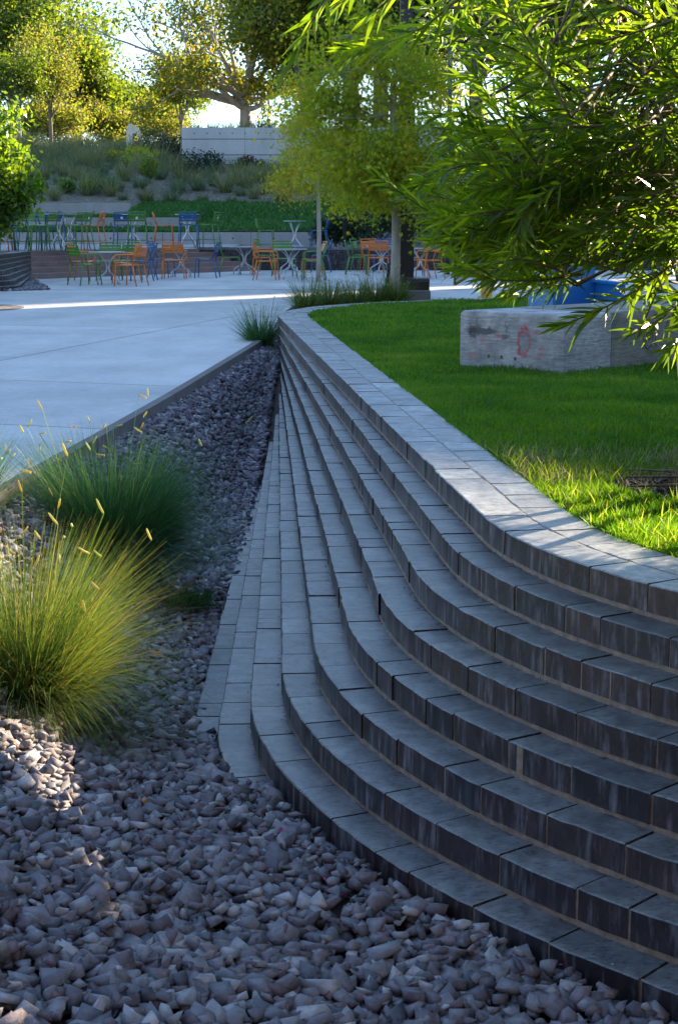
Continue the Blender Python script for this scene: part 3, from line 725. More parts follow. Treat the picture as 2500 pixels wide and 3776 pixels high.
def make_chair(name, colour, arms=False, stool=False, emblem=False):
    m = M[colour]; root = empty(name, (0, 0, -50)); w_ = .235 if not stool else .22
    sh = .45 if not stool else .62; top = .855 if not stool else .935; sp = .025 if not stool else .04
    yf, yb = .21, -.20
    for s in (-1, 1):
        mb = MB(); mb.tube(arc3([(s*(w_+sp), yf+.02, .0), (s*w_, yf-.01, sh-.02), (s*w_, yf-.08, sh-.012)]), TR, 8); obj('leg', mb.mesh('leg', m, True), root)
        mb = MB(); mb.tube([(s*(w_+sp), yb-.10, 0), (s*w_, yb, sh)], TR, 8); obj('leg', mb.mesh('leg', m, True), root)
    tl = -.30
    mb = MB(); y_ = lambda z: yb+tl*(z-sh)
    mb.tube(arc3([(-w_, y_(sh), sh), (-w_-.0, y_(top), top), (w_, y_(top), top), (w_, y_(sh), sh)], 6), TR, 8); bf_ = obj('back_frame', mb.mesh('back_frame', m, True), root)
    H = top-.03
    for z0, z1 in ((H-.075, H-.02), (H-.145, H-.085), (H-.205, H-.155)):
        mb = MB(); panel(mb, w_-.01, yb-tl*sh+.005, z0, z1, tl); obj('back_slat', mb.mesh('back_slat', m), bf_)
    obj('seat', seat_mesh(w_, yb+.01, yf, sh+.01, m), root)
    mb = MB(); mb.tube([(-w_, yf-.08, sh-.012), (-w_, yb, sh-.012), (w_, yb, sh-.012), (w_, yf-.08, sh-.012)], TR*.8, 6); obj('seat_frame', mb.mesh('seat_frame', m, True), root)
    if arms:
        for s in (-1, 1):
            mb = MB(); mb.tube(arc3([(s*w_, y_(.66), .66), (s*(w_+.05), yb+.1, .665), (s*(w_+.05), yf-.03, .655), (s*(w_+.045), yf, .5), (s*w_, yf-.08, sh)]), TR, 8); obj('armrest', mb.mesh('armrest', m, True), root)
    if stool:
        mb = MB(); f = .22; k = f/sh
        pts = [(s*(w_+sp*(1-k)), y) for s, y in ((-1, yf+.01), (1, yf+.01), (1, yb-.09*(1-k)), (-1, yb-.09*(1-k)), (-1, yf+.01))]
        mb.tube([(x, y, f) for x, y in pts], .008, 6); obj('footrest', mb.mesh('footrest', m, True), root)
    if emblem:
        mb = MB(); yy = y_(H-.115)-.045; n = 12; mb.add([(.032*cos(a*2*pi/n), yy-.30*.032*sin(a*2*pi/n), H-.115+.032*sin(a*2*pi/n)) for a in range(n)], [list(range(n))])
        yy2 = y_(H-.115)-.028+.03*0; mb.add([(.032*cos(a*2*pi/n), y_(H-.115)+.002-.3*.032*sin(a*2*pi/n), H-.115+.032*sin(a*2*pi/n)) for a in range(n)], [list(range(n))[::-1]])
        obj('emblem', mb.mesh('emblem', M['emblem']), bf_)
    return root
protos = {}
def place(kind, colour, x, y, z, face, label, group, arms=False, emblem=False):
    """face: direction the sitter looks, degrees, 0 = right in the photo, 90 = away"""
    key = (kind, colour, arms, emblem)
    nm_ = {'chair': 'cafe_armchair' if arms else 'cafe_chair', 'stool': 'bar_stool'}[kind]
    cat = 'chair' if kind == 'chair' else 'bar stool'
    rz = radians(face-90)
    if key not in protos:
        protos[key] = make_chair(nm_, colour, arms, kind == 'stool', emblem); o = protos[key]
        o.location = (x, y, z); o.rotation_euler[2] = rz; tag(o, label, cat, group)
    else: o = copy_tree(protos[key], (x, y, z), rz, label=label, cat=cat, group=group)
GC = 'cafe chairs on the plaza'
for d in [
 ('green', -5.36, 33.70, 40, 1, 'green metal armchair nearest on the left, back towards us at the left table'),
 ('orange', -5.78, 36.01, -8, 1, 'orange armchair mostly hidden behind the front left green chair'),
 ('green', -5.23, 36.21, -90, 0, 'green chair facing us behind the leftmost cafe table'),
 ('green', -4.88, 36.5, -112, 0, 'green chair peeking out right of another behind the leftmost cafe table'),
 ('orange', -4.38, 33.35, 158, 1, 'orange armchair in front at the right of the leftmost cafe table, turned left'),
 ('orange', -4.66, 34.75, 172, 1, 'orange armchair directly behind the front orange one at the leftmost table'),
 ('blue', -4.46, 36.16, 177, 0, 'blue chair seen edge on, facing left, between the orange chairs and second table'),
 ('blue', -4.22, 38.13, -12, 0, 'blue chair with its back to the steps at the left of the second table'),
 ('orange', -3.84, 37.15, 90, 1, 'orange armchair seen from behind in the middle of the steps, second table'),
 ('blue', -3.17, 37.96, 175, 0, 'blue chair alone in profile facing left at the right end of the steps'),
 ('green', -2.70, 39.95, 4, 0, 'green chair in profile facing right beside the lone blue chair'),
 ('orange', -1.64, 36.48, -6, 1, 'orange armchair in profile facing right, nearest left of the middle table'),
 ('green', -1.88, 41.94, -14, 0, 'green chair partly hidden behind the orange chairs at the third table'),
 ('orange', -1.93, 39.76, 182, 1, 'orange armchair facing left behind the front orange one of the middle table'),
 ('green', -1.32, 38.5, -78, 0, 'green chair facing us behind the middle table left of the thin tree'),
 ('orange', -.64, 37.96, 190, 0, 'orange chair half hidden by the thin tree trunk'),
 ('green', -.60, 36.48, 177, 1, 'green armchair facing left right in front of the thin tree trunk'),
 ('blue', -.50, 41.73, 180, 0, 'blue chair behind the orange and green ones right of the thin tree'),
 ('green', .46, 39.95, 2, 0, 'green chair in profile facing right before the brick wall, left of the lamp post group'),
 ('green', .66, 42.15, -22, 0, 'green chair against the brick wall behind the green profile one'),
 ('orange', .86, 42.1, -80, 1, 'orange armchair facing us against the brick wall left of the lamp post'),
 ('orange', .97, 39.38, 90, 0, 'orange chair seen from behind just left of the post and tree trunk'),
 ('blue', 1.16, 41.7, -95, 0, 'blue chair hidden behind the table left of the lamp post'),
 ('orange', 1.80, 37.6, 190, 0, 'orange chair mostly hidden behind the black post'),
 ('blue', 1.72, 39.2, -60, 0, 'blue chair behind the black post at its table'),
 ('blue', 3.45, 42.0, 170, 0, 'blue chair glimpsed through the shrub leaves near the yellow hydrant'),
 ('orange', 6.0, 41.5, 160, 0, 'orange chair glimpsed through leaves above the blue lounge seat')]:
    c, x, y, a, arm, lab = d; place('chair', c, x, y, 0, a, lab, GC, bool(arm))
place('chair', 'orange', 2.10, 37.12, 0, 200, 'orange armchair with a pale round emblem right of the black post', GC, True, True)
def P_(u, v, z):
    a = (u-U0)/F; b = (v-V0)/F; d = np.array([a, cos(TH)-b*sin(TH), -sin(TH)-b*cos(TH)]); t = (z-EYE)/d[2]; return d[:2]*t
ZP = .62
GS = 'bar stools on the raised terrace'
for c, u, y, z, a, em, lab in [
 ('green', 158, 39.3, ZP, -50, 0, 'green bar stool next to the left oleander bush'), ('green', 178, 40.6, ZP, -70, 0, 'green bar stool tucked behind the one beside the oleander bush'),
 ('blue', 186, 40.0, ZP, -30, 0, 'blue bar stool partly behind two green ones near the oleander bush'), ('green', 200, 38.9, ZP, 160, 0, 'green bar stool seen edge on left of the first high table'),
 ('blue', 240, 40.8, ZP, 95, 0, 'blue bar stool behind the leftmost visible high table'), ('green', 306, 41.0, ZP, 150, 0, 'green bar stool rear of a pair right of the first high table'),
 ('green', 322, 39.1, ZP, 160, 1, 'green bar stool with an emblem right of the first high table'), ('orange', 372, 40.2, ZP, 172, 1, 'orange bar stool with an emblem facing left, left half of the terrace'),
 ('blue', 486, 42.1, ZP, 85, 1, 'blue bar stool with a round emblem left of the second high table'), ('green', 532, 41.2, ZP, 95, 1, 'green bar stool directly before the second high table'),
 ('orange', 628, 41.9, ZP, 4, 0, 'orange bar stool in profile facing right in the middle of the terrace'), ('blue', 715, 41.8, ZP, 90, 0, 'blue bar stool seen from behind at the third high table'),
 ('green', 782, 43.0, ZP, 165, 1, 'green bar stool with an emblem right of the third high table'), ('green', 990, 46, .44, 8, 0, 'green bar stool before the grass slope left of the fourth high table'),
 ('blue', 1178, 46, .44, 175, 0, 'blue bar stool behind the thin tree right of the fourth high table'), ('orange', 18, 38.3, ZP, 60, 0, 'orange bar stool leftmost on the terrace beneath the oleander bush'),
 ('blue', 60, 38.6, ZP, 110, 0, 'blue bar stool under the oleander bush at far left'), ('orange', 46, 39.8, ZP, -80, 0, 'orange bar stool behind the blue one under the oleander bush'), ('green', 90, 39.2, ZP, 150, 0, 'green bar stool among the oleander twigs at far left')]:
    x = (u-U0)/F*(y/cos(0))*1.017; place('stool', c, x, y, z, a, lab, GS, False, bool(em))
def make_table(h, dia, name, bar=False):
    root = empty(name, (0, 0, -50)); r_ = dia/2
    mb = MB(); mb.lathe([(r_-.004, h-.022), (r_, h-.018), (r_, h-.004), (r_-.004, h)], 32); obj('table_top', mb.mesh('table_top', M['steelpaint'], True, 40), root)
    wz = h*.52; fr = .30 if not bar else .27
    for k in range(4):
        a = pi/4+k*pi/2; c, s = cos(a), sin(a)
        pts = [(c*r_*.62, s*r_*.62, h-.024), (c*.045, s*.045, wz+.10), (c*.035, s*.035, wz-.08), (c*fr, s*fr, .13), (c*(fr+.01), s*(fr+.01), 0)]
        mb = MB(); mb.tube(arc3(pts), .0145, 8); obj('leg', mb.mesh('leg', M['steel'], True), root)
    mb = MB(); mb.lathe([(.042, wz-.02), (.042, wz+.03)], 12); obj('collar', mb.mesh('collar', M['steel'], True, 40), root)
    return root
tp = None
for x, y, a, lab in [(-4.95, 34.11, 10, 'leftmost round grey cafe table among green and orange chairs'), (-3.80, 38.31, 0, 'round cafe table before the steps beside the orange armchair'), (-2.39, 40.33, 20, 'round cafe table between the green profile chair and the orange armchairs'),
  (-1.13, 37.29, 15, 'nearest round cafe table just left of the thin tree'), (-1.30, 41.52, 0, 'round cafe table against the brick wall behind the middle table'), (1.10, 41.2, 30, 'round cafe table left of the black lamp post'), (1.95, 38.3, 5, 'round cafe table half hidden by the black lamp post')]:
    if tp is None: tp = make_table(.70, .80, 'cafe_table'); o = tp; o.location = (x, y, 0); o.rotation_euler[2] = radians(a); tag(o, lab, 'table', 'round cafe tables')
    else: copy_tree(tp, (x, y, 0), radians(a), label=lab, cat='table', group='round cafe tables')
tp = None
for u, y, z, lab in [(252, 39.5, ZP, 'first high round table from the left, by green stools'), (290, 41.4, ZP, 'high round table just behind the first one'), (516, 42.0, ZP, 'high round table hidden behind a green stool, middle of the terrace'), (710, 42.6, ZP, 'high round table behind the blue stool seen from behind'), (1092, 46.2, .44, 'high round table standing in front of the grass slope'), (40, 39.3, ZP, 'high round table at far left behind the oleander bush')]:
    x = (u-U0)/F*y*1.017
    if tp is None: tp = make_table(.89, .66, 'high_table', True); o = tp; o.location = (x, y, z); tag(o, lab, 'table', 'high round tables')
    else: copy_tree(tp, (x, y, z), .2, label=lab, cat='table', group='high round tables')

# ------------------------------------------------------------------ steps, terrace and retaining walls
d_ = nrm(np.array([5.15, 6.6])); nn = np.array([-d_[1], d_[0]])
st = empty('terrace_steps', (0, 0, 0), label='five wide pinkish stone steps rising to the terrace behind the cafe chairs', cat='steps')
P0 = np.array([-7.25, 37.0])
for k in range(5):
    a = P0+nn*.33*k; L = 14.0
    yl = 43.56
    t1 = (yl-a[1])/d_[1]; a0 = a-d_*(.9*k+.1)*0
    # individual step blocks along the flight
    s0 = -.15-.28*k; cuts_ = list(np.arange(s0+1.5+.4*(k % 3), t1, 2.35))+[t1]; prev = s0
    for c_ in cuts_:
        if c_-prev > .2:
            q0 = a+d_*(prev+.004); q1 = a+d_*(c_-.004); b1 = q1+nn*.5; b0 = q0+nn*.5
            if b1[1] > yl: b1 = np.array([b1[0]-(b1[1]-yl)*d_[0]/d_[1], yl])
            mb = MB(); mb.prism([q0, q1, b1, b0], .124*k-.02, .124*(k+1)-.001*k); obj('step_block', mb.mesh('step_block', M['steps']), st)
        prev = c_
mb = MB(); e = P0+nn*.33*4+nn*.45
mb.prism([tuple(e-d_*3.0), tuple(e+d_*((43.58-e[1])/d_[1])), (14, 43.6+.3), (14, 49.2), (-16, 49.2), (-16, 33), (-8.5, 33)][0:2]+[(-3.0, 43.9), (-3.0, 49.2), (-16, 49.2), (-16, 31.5), (-7.9, 31.5), (-7.9, 36.5)], .0, ZP-.004)
terr = obj('terrace', mb.mesh('terrace', M['wallc']), kind='structure')
mb = MB(); mb.prism([(-2.99, 43.9), (14, 43.9), (14, 49.2), (-2.99, 49.2)], 0, .44); obj('lower_terrace', mb.mesh('lower_terrace', M['wallc']), kind='structure')
# dark brick retaining wall
bw = empty('brick_wall', (0, 0, 0), label='straight low wall of dark bricks with pale joints behind the cafe chairs', cat='brick wall')
mb = MB(); mb.box(-4.6, 12, 43.66, 43.9, 0, ZP-.07); obj('mortar', mb.mesh('mortar', M['mortar']), bw)
mb = MB(); rr = np.random.default_rng(3)
for r_ in range(7):
    x = -4.6-(r_ % 2)*.15
    while x < 11.9:
        L = .305; j = rr.normal(0, .002); mb.box(x, x+L-.014, 43.6+j, 43.7, .002+r_*.078, .002+r_*.078+.067); x += L
obj('courses_of_brick', mb.mesh('courses', M['bface']), bw, kind='stuff')
mb = MB(); x = -4.6
while x < 12: mb.box(x, x+.30, 43.585, 43.92, ZP-.068, ZP+.004); x += .31
obj('coping', mb.mesh('coping', M['btop']), bw, kind='stuff')
# left curved stepped brick wall
lw = empty('curved_brick_wall', (0, 0, 0), label='curved wall of stepped dark bricks at the left edge beside the steps', cat='brick wall')
brs_l = []; sv = brs; brs = brs_l
mort = MB()
for k in range(7):
    z = ZP+.03-k*.093; Cn = np.array([-7.20, 37.3]); J = np.array([-7.10+.125*k, 32.2-.10*k])
    far = [Cn+(J-Cn)*t for t in np.linspace(0, 1, 8)]; cen = J+np.array([-1.5-.0*k, .1]); rad = 1.5
    arc = [cen+np.array([cos(a), -sin(a)*.8])*rad for a in np.linspace(0.05, 1.5, 14)]
    P = densify(np.array(far+arc+[arc[-1]+np.array([-1.2, .0])]), .05)
    P = P[:, :]
    N = -normals(P)
    rr = np.random.default_rng(900+k); s = np.r_[0, np.cumsum(np.linalg.norm(np.diff(P, axis=0), axis=1))]; pos = -rr.uniform(0, .3)
    Nn = normals(P)*-1
    while pos < s[-1]:
        a = max(pos+.006, 0); b = min(pos+.30-.006, s[-1]); pos += .30
        if b-a < .05: continue
        q = np.linspace(a, b, 3); PP = np.stack([np.interp(q, s, P[:, j]) for j in (0, 1)], 1); NN = np.stack([np.interp(q, s, Nn[:, j]) for j in (0, 1)], 1)
        V, Fq, mi = brick_np(PP, NN, rr.normal(0, .003), .25, z-.093+.012, z, rr, ch=.004); mb = MB(); mb.add(V, [f[::-1] for f in Fq]); mb.m = mi
        obj('brick', mb.mesh('brick', [M['btop'], M['bface']]), lw)
    m = len(P); V = []
    for i in range(0, m, 3):
        for d, zz in ((.008, z-.095), (.008, z-.008), (.4, z-.008), (.4, z-.095)):
            q = P[i]+Nn[i]*d; V.append((q[0], q[1], zz))
    mm_ = len(V)//4
    mort.add(V, [(i*4+j, i*4+(j+1) % 4, i*4+4+(j+1) % 4, i*4+4+j) for i in range(mm_-1) for j in range(4)])
obj('mortar', mort.mesh('mortar', M['mortar']), lw)
brs = sv
# little triangle of gravel at its foot
Vs = []; Fs = []; n0 = 0; lp = [(-6.9, 30.75), (-5.75, 31.6), (-5.95, 32.3), (-6.95, 36.5), (-7.3, 36.5)]
cnt = 0
while cnt < 1100:
    x = R.uniform(-7.4, -5.7, 200); y = R.uniform(30.7, 36.6, 200); ok = inside(x, y, lp)
    for a, b in zip(x[ok], y[ok]):
        k = R.integers(0, 18); V, T = SH[k]; V = (V*R.uniform(.07, .11))@rotm(R.normal(0, .4), R.normal(0, .4), R.uniform(0, 6)).T+np.array([a, b, .015]); Vs.append(V); Fs.append(T+n0); n0 += len(V); cnt += 1
obj('gravel_patch', npmesh('gravel_patch', np.concatenate(Vs), np.concatenate(Fs), M['stone']), kind='stuff', label='small triangle of gravel at the foot of the curved left wall', cat='gravel')

def hfun(X, Y):
    X = np.asarray(X, float); Y = np.asarray(Y, float)
    L = np.interp(Y, [49, 51.9, 52.2, 54.9, 55.2, 60, 66, 72, 80, 200, 900], [.96, .96, 1.40, 1.40, 1.9, 2.75, 3.6, 4.35, 4.7, 5.0, 6])
    Rr = np.interp(Y, [49, 53, 57.5, 60, 66, 66.25, 80, 200, 900], [.96, 1.25, 1.95, 2.45, 3.35, 4.9, 5.0, 5.2, 6])
    Mm = np.interp(Y, [49, 51.9, 52.2, 57.5, 60, 66, 72, 80, 200, 900], [.96, .96, 1.40, 1.95, 2.6, 3.5, 4.35, 4.7, 5.0, 6])
    a = np.clip((X+7.15)/.1, 0, 1); b = np.clip((X+4.7)/.1, 0, 1); b2 = np.clip((X+6.55)/.12, 0, 1)
    lo = np.where(Y < 62, (L*(1-a)+Mm*a)*(1-b)+Rr*b, L*(1-b2)+Rr*b2)
    bl = np.clip((Y-58)/6, 0, 1); lo2 = (L*(1-a)+Mm*a)*(1-b)+Rr*b; hi = L*(1-b2)+Rr*b2
    return lo2*(1-bl)+hi*bl+.05*np.sin(X*1.3+Y*.7)*np.clip((Y-58)/4, 0, 1)
X0 = np.r_[np.linspace(-60, -16, 12), np.linspace(-15, 15, 240), np.linspace(16, 60, 12)]; Y0 = np.r_[np.linspace(49.15, 82, 220), np.linspace(84, 400, 16)]
X, Y = np.meshgrid(X0, Y0); V = np.stack([X, Y, hfun(X, Y)], -1).reshape(-1, 3); nx = len(X0); i = np.arange(len(Y0)-1)[:, None]*nx+np.arange(nx-1)[None, :]
obj('hillside', npmesh('hillside', V, np.stack([i, i+1, i+nx+1, i+nx], -1).reshape(-1, 4), M['mulch'], True), kind='structure')
gs = empty('grass_slope', (0, 0, 0), kind='structure')
mb = grid(-7.0, 14, 49.3, 57.4, 120, 50, lambda X, Y: hfun(X, Y)+.03-np.clip((Y-56.6)*.2, 0, 1), M['lawnbase'], 'turf_slope')
obj('turf', mb, gs)
obj('turf', grid(-16, -7.05, 49.3, 54.8, 60, 30, lambda X, Y: hfun(X, Y)+.03, M['lawnbase'], 'turf_terrace'), gs)
n = 52000; x = R.uniform(-13, 12, n); y = R.uniform(49.4, 57.3, n); ok = (x > -7.0) | (y < 54.8); x, y = x[ok], y[ok]; n = len(x)
V, Fq = blades(n, x, y, hfun(x, y)+.02, R.uniform(.08, .16, n), np.full(n, .022)); obj('grass_blades', npmesh('slope_grass', V, Fq, M['slopegrass']), gs, kind='stuff')

def cwall(name, x0, x1, y, z0, z1, th, mat, label, seams, holes, grooves=()):
    root = empty(name, (0, y, 0), label=label, cat='concrete wall')
    xs = [x0]+list(seams)+[x1]; zs = [z0]+list(grooves)+[z1]
    for i in range(len(xs)-1):
        for j in range(len(zs)-1):
            mb = MB(); mb.box(xs[i]+.006, xs[i+1]-.006, 0, th, zs[j]+(.014 if j else 0), zs[j+1]-(.014 if j < len(zs)-2 else 0)); obj('panel', mb.mesh('panel', mat), root)
    mb = MB(); mb.box(x0+.01, x1-.01, .035, th-.03, z0, z1-.03); obj('core', mb.mesh('core', M['joint']), root)
    mb = MB()
    for (hx, hz) in holes:
        n = 8; mb.add([(hx+.028*cos(a*2*pi/n), -.003, hz+.028*sin(a*2*pi/n)) for a in range(n)], [list(range(n))])
    if holes: obj('tie_holes', mb.mesh('tie_holes', M['joint']), root, kind='stuff')
    return root
hr = lambda x0, x1, st_, zs: [(x, z) for z in zs for x in np.arange(x0, x1, st_)]
cwall('retaining_wall', -16, 14, 49.0, .3, .97, .28, M['wallc'], 'long low concrete seat wall directly behind the bar stools', np.arange(-13.5, 13, 2.7), hr(-12, 13, 1.25, [.79]))
cwall('retaining_wall', -16, -4.62, 52.0, .8, 1.42, .28, M['wallc'], 'middle concrete terrace wall ending at the grass slope', [-13, -10.1, -7.2], hr(-12, -4.8, 1.15, [1.22]))
cwall('retaining_wall', -16, -7.15, 55.0, 1.3, 1.915, .28, M['wallc'], 'uppermost short concrete terrace wall below the planted slope at left', [-13, -10.25], hr(-12, -7.3, 1.2, [1.62]))
cwall('tall_concrete_wall', -6.42, 15, 66.0, 2.6, 5.03, .35, M['wallu'], 'tall pale concrete panel wall with tie holes at the top of the slope', [-3.85, -1.2, 1.5, 4.2, 6.9, 9.6, 12.3], hr(-5.9, 14.8, .52, [4.80, 3.72])+hr(-5.9, 14.8, .52, [3.28]), [3.35, 3.94, 4.57])

# ------------------------------------------------------------------ concrete block on the lawn
blk = empty('concrete_block', (0, 0, 0), label='weathered concrete block with faded red spray paint lying on the lawn', cat='concrete block')
A = np.array([.94, 12.25]); B = np.array([1.655, 11.62]); C_ = np.array([2.62, 12.45]); D = np.array([4.3, 13.9]); E_ = C_+(A-B)
zt = .715
def slabbed(poly, z0, z1, name, mat, bev=.03):
    mb = MB(); n = len(poly); P = np.array(poly); c = P.mean(0); ins = P+(c-P)/np.linalg.norm(c-P, axis=1)[:, None]*bev
    V = [(p[0], p[1], z0) for p in P]+[(p[0], p[1], z1-bev) for p in P]+[(p[0]*.6+q[0]*.4, p[1]*.6+q[1]*.4, z1-bev*.3) for p, q in zip(P, ins)]+[(q[0], q[1], z1) for q in ins]
    Fs = [(k*n+i, k*n+(i+1) % n, (k+1)*n+(i+1) % n, (k+1)*n+i) for k in range(3) for i in range(n)]+[list(range(3*n, 4*n))]
    mb.add(V, Fs); return mb.mesh(name, mat)
def m_block(name, red):
    m, nt, b = newmat(name); p = world_pos(nt)
    n1 = noise(nt, 5, 8, p, .65); n2 = noise(nt, 40, 5, world_pos(nt, (.25, .25, 1.6)), .6)
    c = ramp(nt, n1, [(.28, (.11, .105, .10) if not red else (.17, .17, .175)), (.5, (.20, .19, .17) if not red else (.33, .33, .34)), (.75, (.30, .27, .23) if not red else (.55, .55, .56))])
    c = mixc(nt, .55, c, ramp(nt, n2, [(.3, (.55, .55, .55)), (.65, (1.2, 1.18, 1.15))]), 'MULTIPLY')
    sep = nt.nodes.new('ShaderNodeSeparateXYZ'); nt.links.new(p, sep.inputs[0])
    if red:
        ux = (B-A)/np.linalg.norm(B-A)
        s = mth(nt, 'ADD', mth(nt, 'MULTIPLY', mth(nt, 'SUBTRACT', sep.outputs[0], float(A[0])), float(ux[0])), mth(nt, 'MULTIPLY', mth(nt, 'SUBTRACT', sep.outputs[1], float(A[1])), float(ux[1])))
        z = sep.outputs[2]; dn = noise(nt, 18, 4, p); s = mth(nt, 'ADD', s, mth(nt, 'MULTIPLY', mth(nt, 'SUBTRACT', dn, .5), .09)); z = mth(nt, 'ADD', z, mth(nt, 'MULTIPLY', mth(nt, 'SUBTRACT', noise(nt, 21, 4, world_pos(nt, (1, 1, 1.3))), .5), .07))
        def ell(cx, cz, rx, rz):
            a = mth(nt, 'DIVIDE', mth(nt, 'SUBTRACT', s, cx), rx); b_ = mth(nt, 'DIVIDE', mth(nt, 'SUBTRACT', z, cz), rz)
            return mth(nt, 'SQRT', mth(nt, 'ADD', mth(nt, 'MULTIPLY', a, a), mth(nt, 'MULTIPLY', b_, b_)))
        for (cx, cz, rx, rz, k) in [(.20, .565, .17, .035, .8), (.12, .55, .05, .05, .7), (.42, .53, .05, .03, .7)]:
            r_ = ell(cx, cz, rx, rz); c = mixc(nt, ramp(nt, r_, [(.6, (k, k, k)), (1, (0, 0, 0))]), c, (.06, .055, .055))
        ring = ell(.60, .50, .062, .125); rm = ramp(nt, ring, [(.55, (0, 0, 0)), (.7, (.85,)*3), (.98, (.8,)*3), (1, (0, 0, 0))])
        rm = mixc(nt, .75, rm, ramp(nt, noise(nt, 30, 4, p), [(.35, (.15,)*3), (.6, (1,)*3)]), 'MULTIPLY')
        c = mixc(nt, rm, c, (.48, .06, .08))
        for (cx, cz, rx, rz, k) in [(.36, .535, .06, .014, .8), (.22, .50, .035, .04, .35), (.14, .49, .02, .02, .4), (.72, .58, .035, .03, .45), (.76, .46, .05, .02, .5), (.74, .40, .06, .025, .35), (.12, .37, .06, .02, .45), (.30, .45, .02, .05, .25)]:
            r_ = ell(cx, cz, rx, rz); c = mixc(nt, ramp(nt, r_, [(.5, (k, k, k)), (1, (0, 0, 0))]), c, (.48, .09, .11))
    nt.links.new(c, b.inputs['Base Color']); b.inputs['Roughness'].default_value = .85
    bump(nt, mth(nt, 'ADD', n2, n1), .8, .012, b); return m
mbk1 = m_block('painted_block_concrete', True); mbk2 = m_block('board_marked_concrete', False)
sp_ = B+(C_-B)*.42
me = slabbed([A, B, sp_, A+(sp_-B)], .1, zt, 'block_end', mbk1)
me.materials.append(mbk2)
for p in me.polygons:
    if p.normal[2] < .3 and p.normal.dot(__import__('mathutils').Vector((B[1]-A[1], A[0]-B[0], 0))) < 0 and p.normal[0] > .2: p.material_index = 1
obj('end_section', me, blk)
q0 = sp_+(C_-B)*.004; obj('long_section', slabbed([q0, D, D+(A-B), q0+(A-B)], .1, zt+.002, 'block_long', mbk2), blk)
# three rusty holes and cracks on the painted face
ux = nrm(B-A); nf = np.array([ux[1], -ux[0]])
mb = MB()
for s_, z_ in ((.275, .375), (.395, .375), (.52, .37)):
    c = A+ux*s_+nf*.002; n = 9
    mb.add([(c[0]+ux[0]*.014*cos(a*2*pi/n), c[1]+ux[1]*.014*cos(a*2*pi/n), z_+.016*sin(a*2*pi/n)) for a in range(n)], [list(range(n))])
obj('hole', mb.mesh('hole', M['twig']), blk)
def scribble(mb, pts, o_, u_, n_, w_=.006):
    for i in range(len(pts)-1):
        p, q = np.array(pts[i]), np.array(pts[i+1]); d = nrm(q-p); s = np.array([-d[1], d[0]])*w_/2; quad = [p-s-d*w_*.3, q-s+d*w_*.3, q+s+d*w_*.3, p+s-d*w_*.3]
        mb.add([(o_[0]+u_[0]*a[0]+n_[0]*.003, o_[1]+u_[1]*a[0]+n_[1]*.003, a[1]) for a in quad], [(0, 1, 2, 3)])
mb = MB()
for s0, z0, pts in ((.09, .62, [(0, 0), (.008, -.04), (.0, -.07), (.01, -.11)]), (.16, .66, [(0, 0), (-.008, -.03), (.004, -.06)]), (.43, .65, [(0, 0), (-.01, -.03), (.012, -.05), (.0, -.08)])):
    scribble(mb, [(s0+a, z0+b) for a, b in pts], A, ux, nf, .003)
obj('crack', mb.mesh('crack', M['blackpaint']), blk)
# black doodle on the long side
u2 = nrm(D-B); n2_ = np.array([u2[1], -u2[0]]); mb = MB()
Lg = .98
ov = [(Lg+.055*cos(a), .50+.085*sin(a)) for a in np.linspace(2.5, 6.9, 14)]
scribble(mb, ov, B, u2, n2_); scribble(mb, [(Lg-.02, .55), (Lg-.025, .47)], B, u2, n2_); scribble(mb, [(Lg-.05, .545), (Lg+.045, .54)], B, u2, n2_)
scribble(mb, [(Lg+.005, .50), (Lg+.018, .51), (Lg+.022, .49), (Lg+.008, .485), (Lg+.0, .50)], B, u2, n2_); scribble(mb, [(Lg+.085, .58), (Lg+.088, .45), (Lg+.12, .43)], B, u2, n2_)
obj('black_graffiti', mb.mesh('black_graffiti', M['blackpaint']), blk)
# blue lounge seat behind the block
bl = empty('lounge_seat', (2.22, 14.9, W0), radians(12), label='bright blue plastic lounge seat on the lawn behind the concrete block', cat='seat')
def bx(name, *a, mat='bluepl'):
    mb = MB(); mb.box(*a); me = mb.mesh(name, M[mat]); return obj(name, me, bl)
bx('side_panel', -.35, -.31, -.35, .35, 0, .52); bx('side_panel', .31, .35, -.35, .35, 0, .52)
bx('seat', -.305, .305, -.33, .3, .18, .24); bx('backrest', -.305, .305, .30, .34, .12, .68); bx('armrest', -.37, -.27, -.37, .37, .523, .55); bx('armrest', .27, .37, -.37, .37, .523, .55)
bx('foot_panel', -.62, -.36, -.36, -.32, 0, .17)
# fire hydrant
hy = empty('fire_hydrant', (2.62, 28.2, 0), label='yellow fire hydrant glimpsed through the shrub leaves beyond the lawn', cat='fire hydrant')
mb = MB(); mb.lathe([(.16, 0), (.16, .04), (.10, .05), (.10, .50), (.14, .51), (.14, .55), (.12, .56), (.11, .62), (.07, .68), (.03, .70), (.03, .75), (.0, .75)], 20); obj('barrel', mb.mesh('barrel', M['yellow'], True, 40), hy)
for a in (0, pi, -pi/2):
    mb = MB(); c, s = cos(a), sin(a); r_ = .06 if a >= 0 else .08
    mb.tube([(c*.08, s*.08, .38), (c*.17, s*.17, .38)], r_*.8, 12); mb.tube([(c*.171, s*.171, .38), (c*.21, s*.21, .38)], r_, 8); obj('outlet', mb.mesh('outlet', M['yellow'], True, 35), hy)
mb = MB(); mb.tube([(-.19, -.03, .33), (-.16, -.08, .22), (-.10, -.10, .25), (-.09, -.09, .34)], .006, 6); obj('chain', mb.mesh('chain', M['black']), hy)

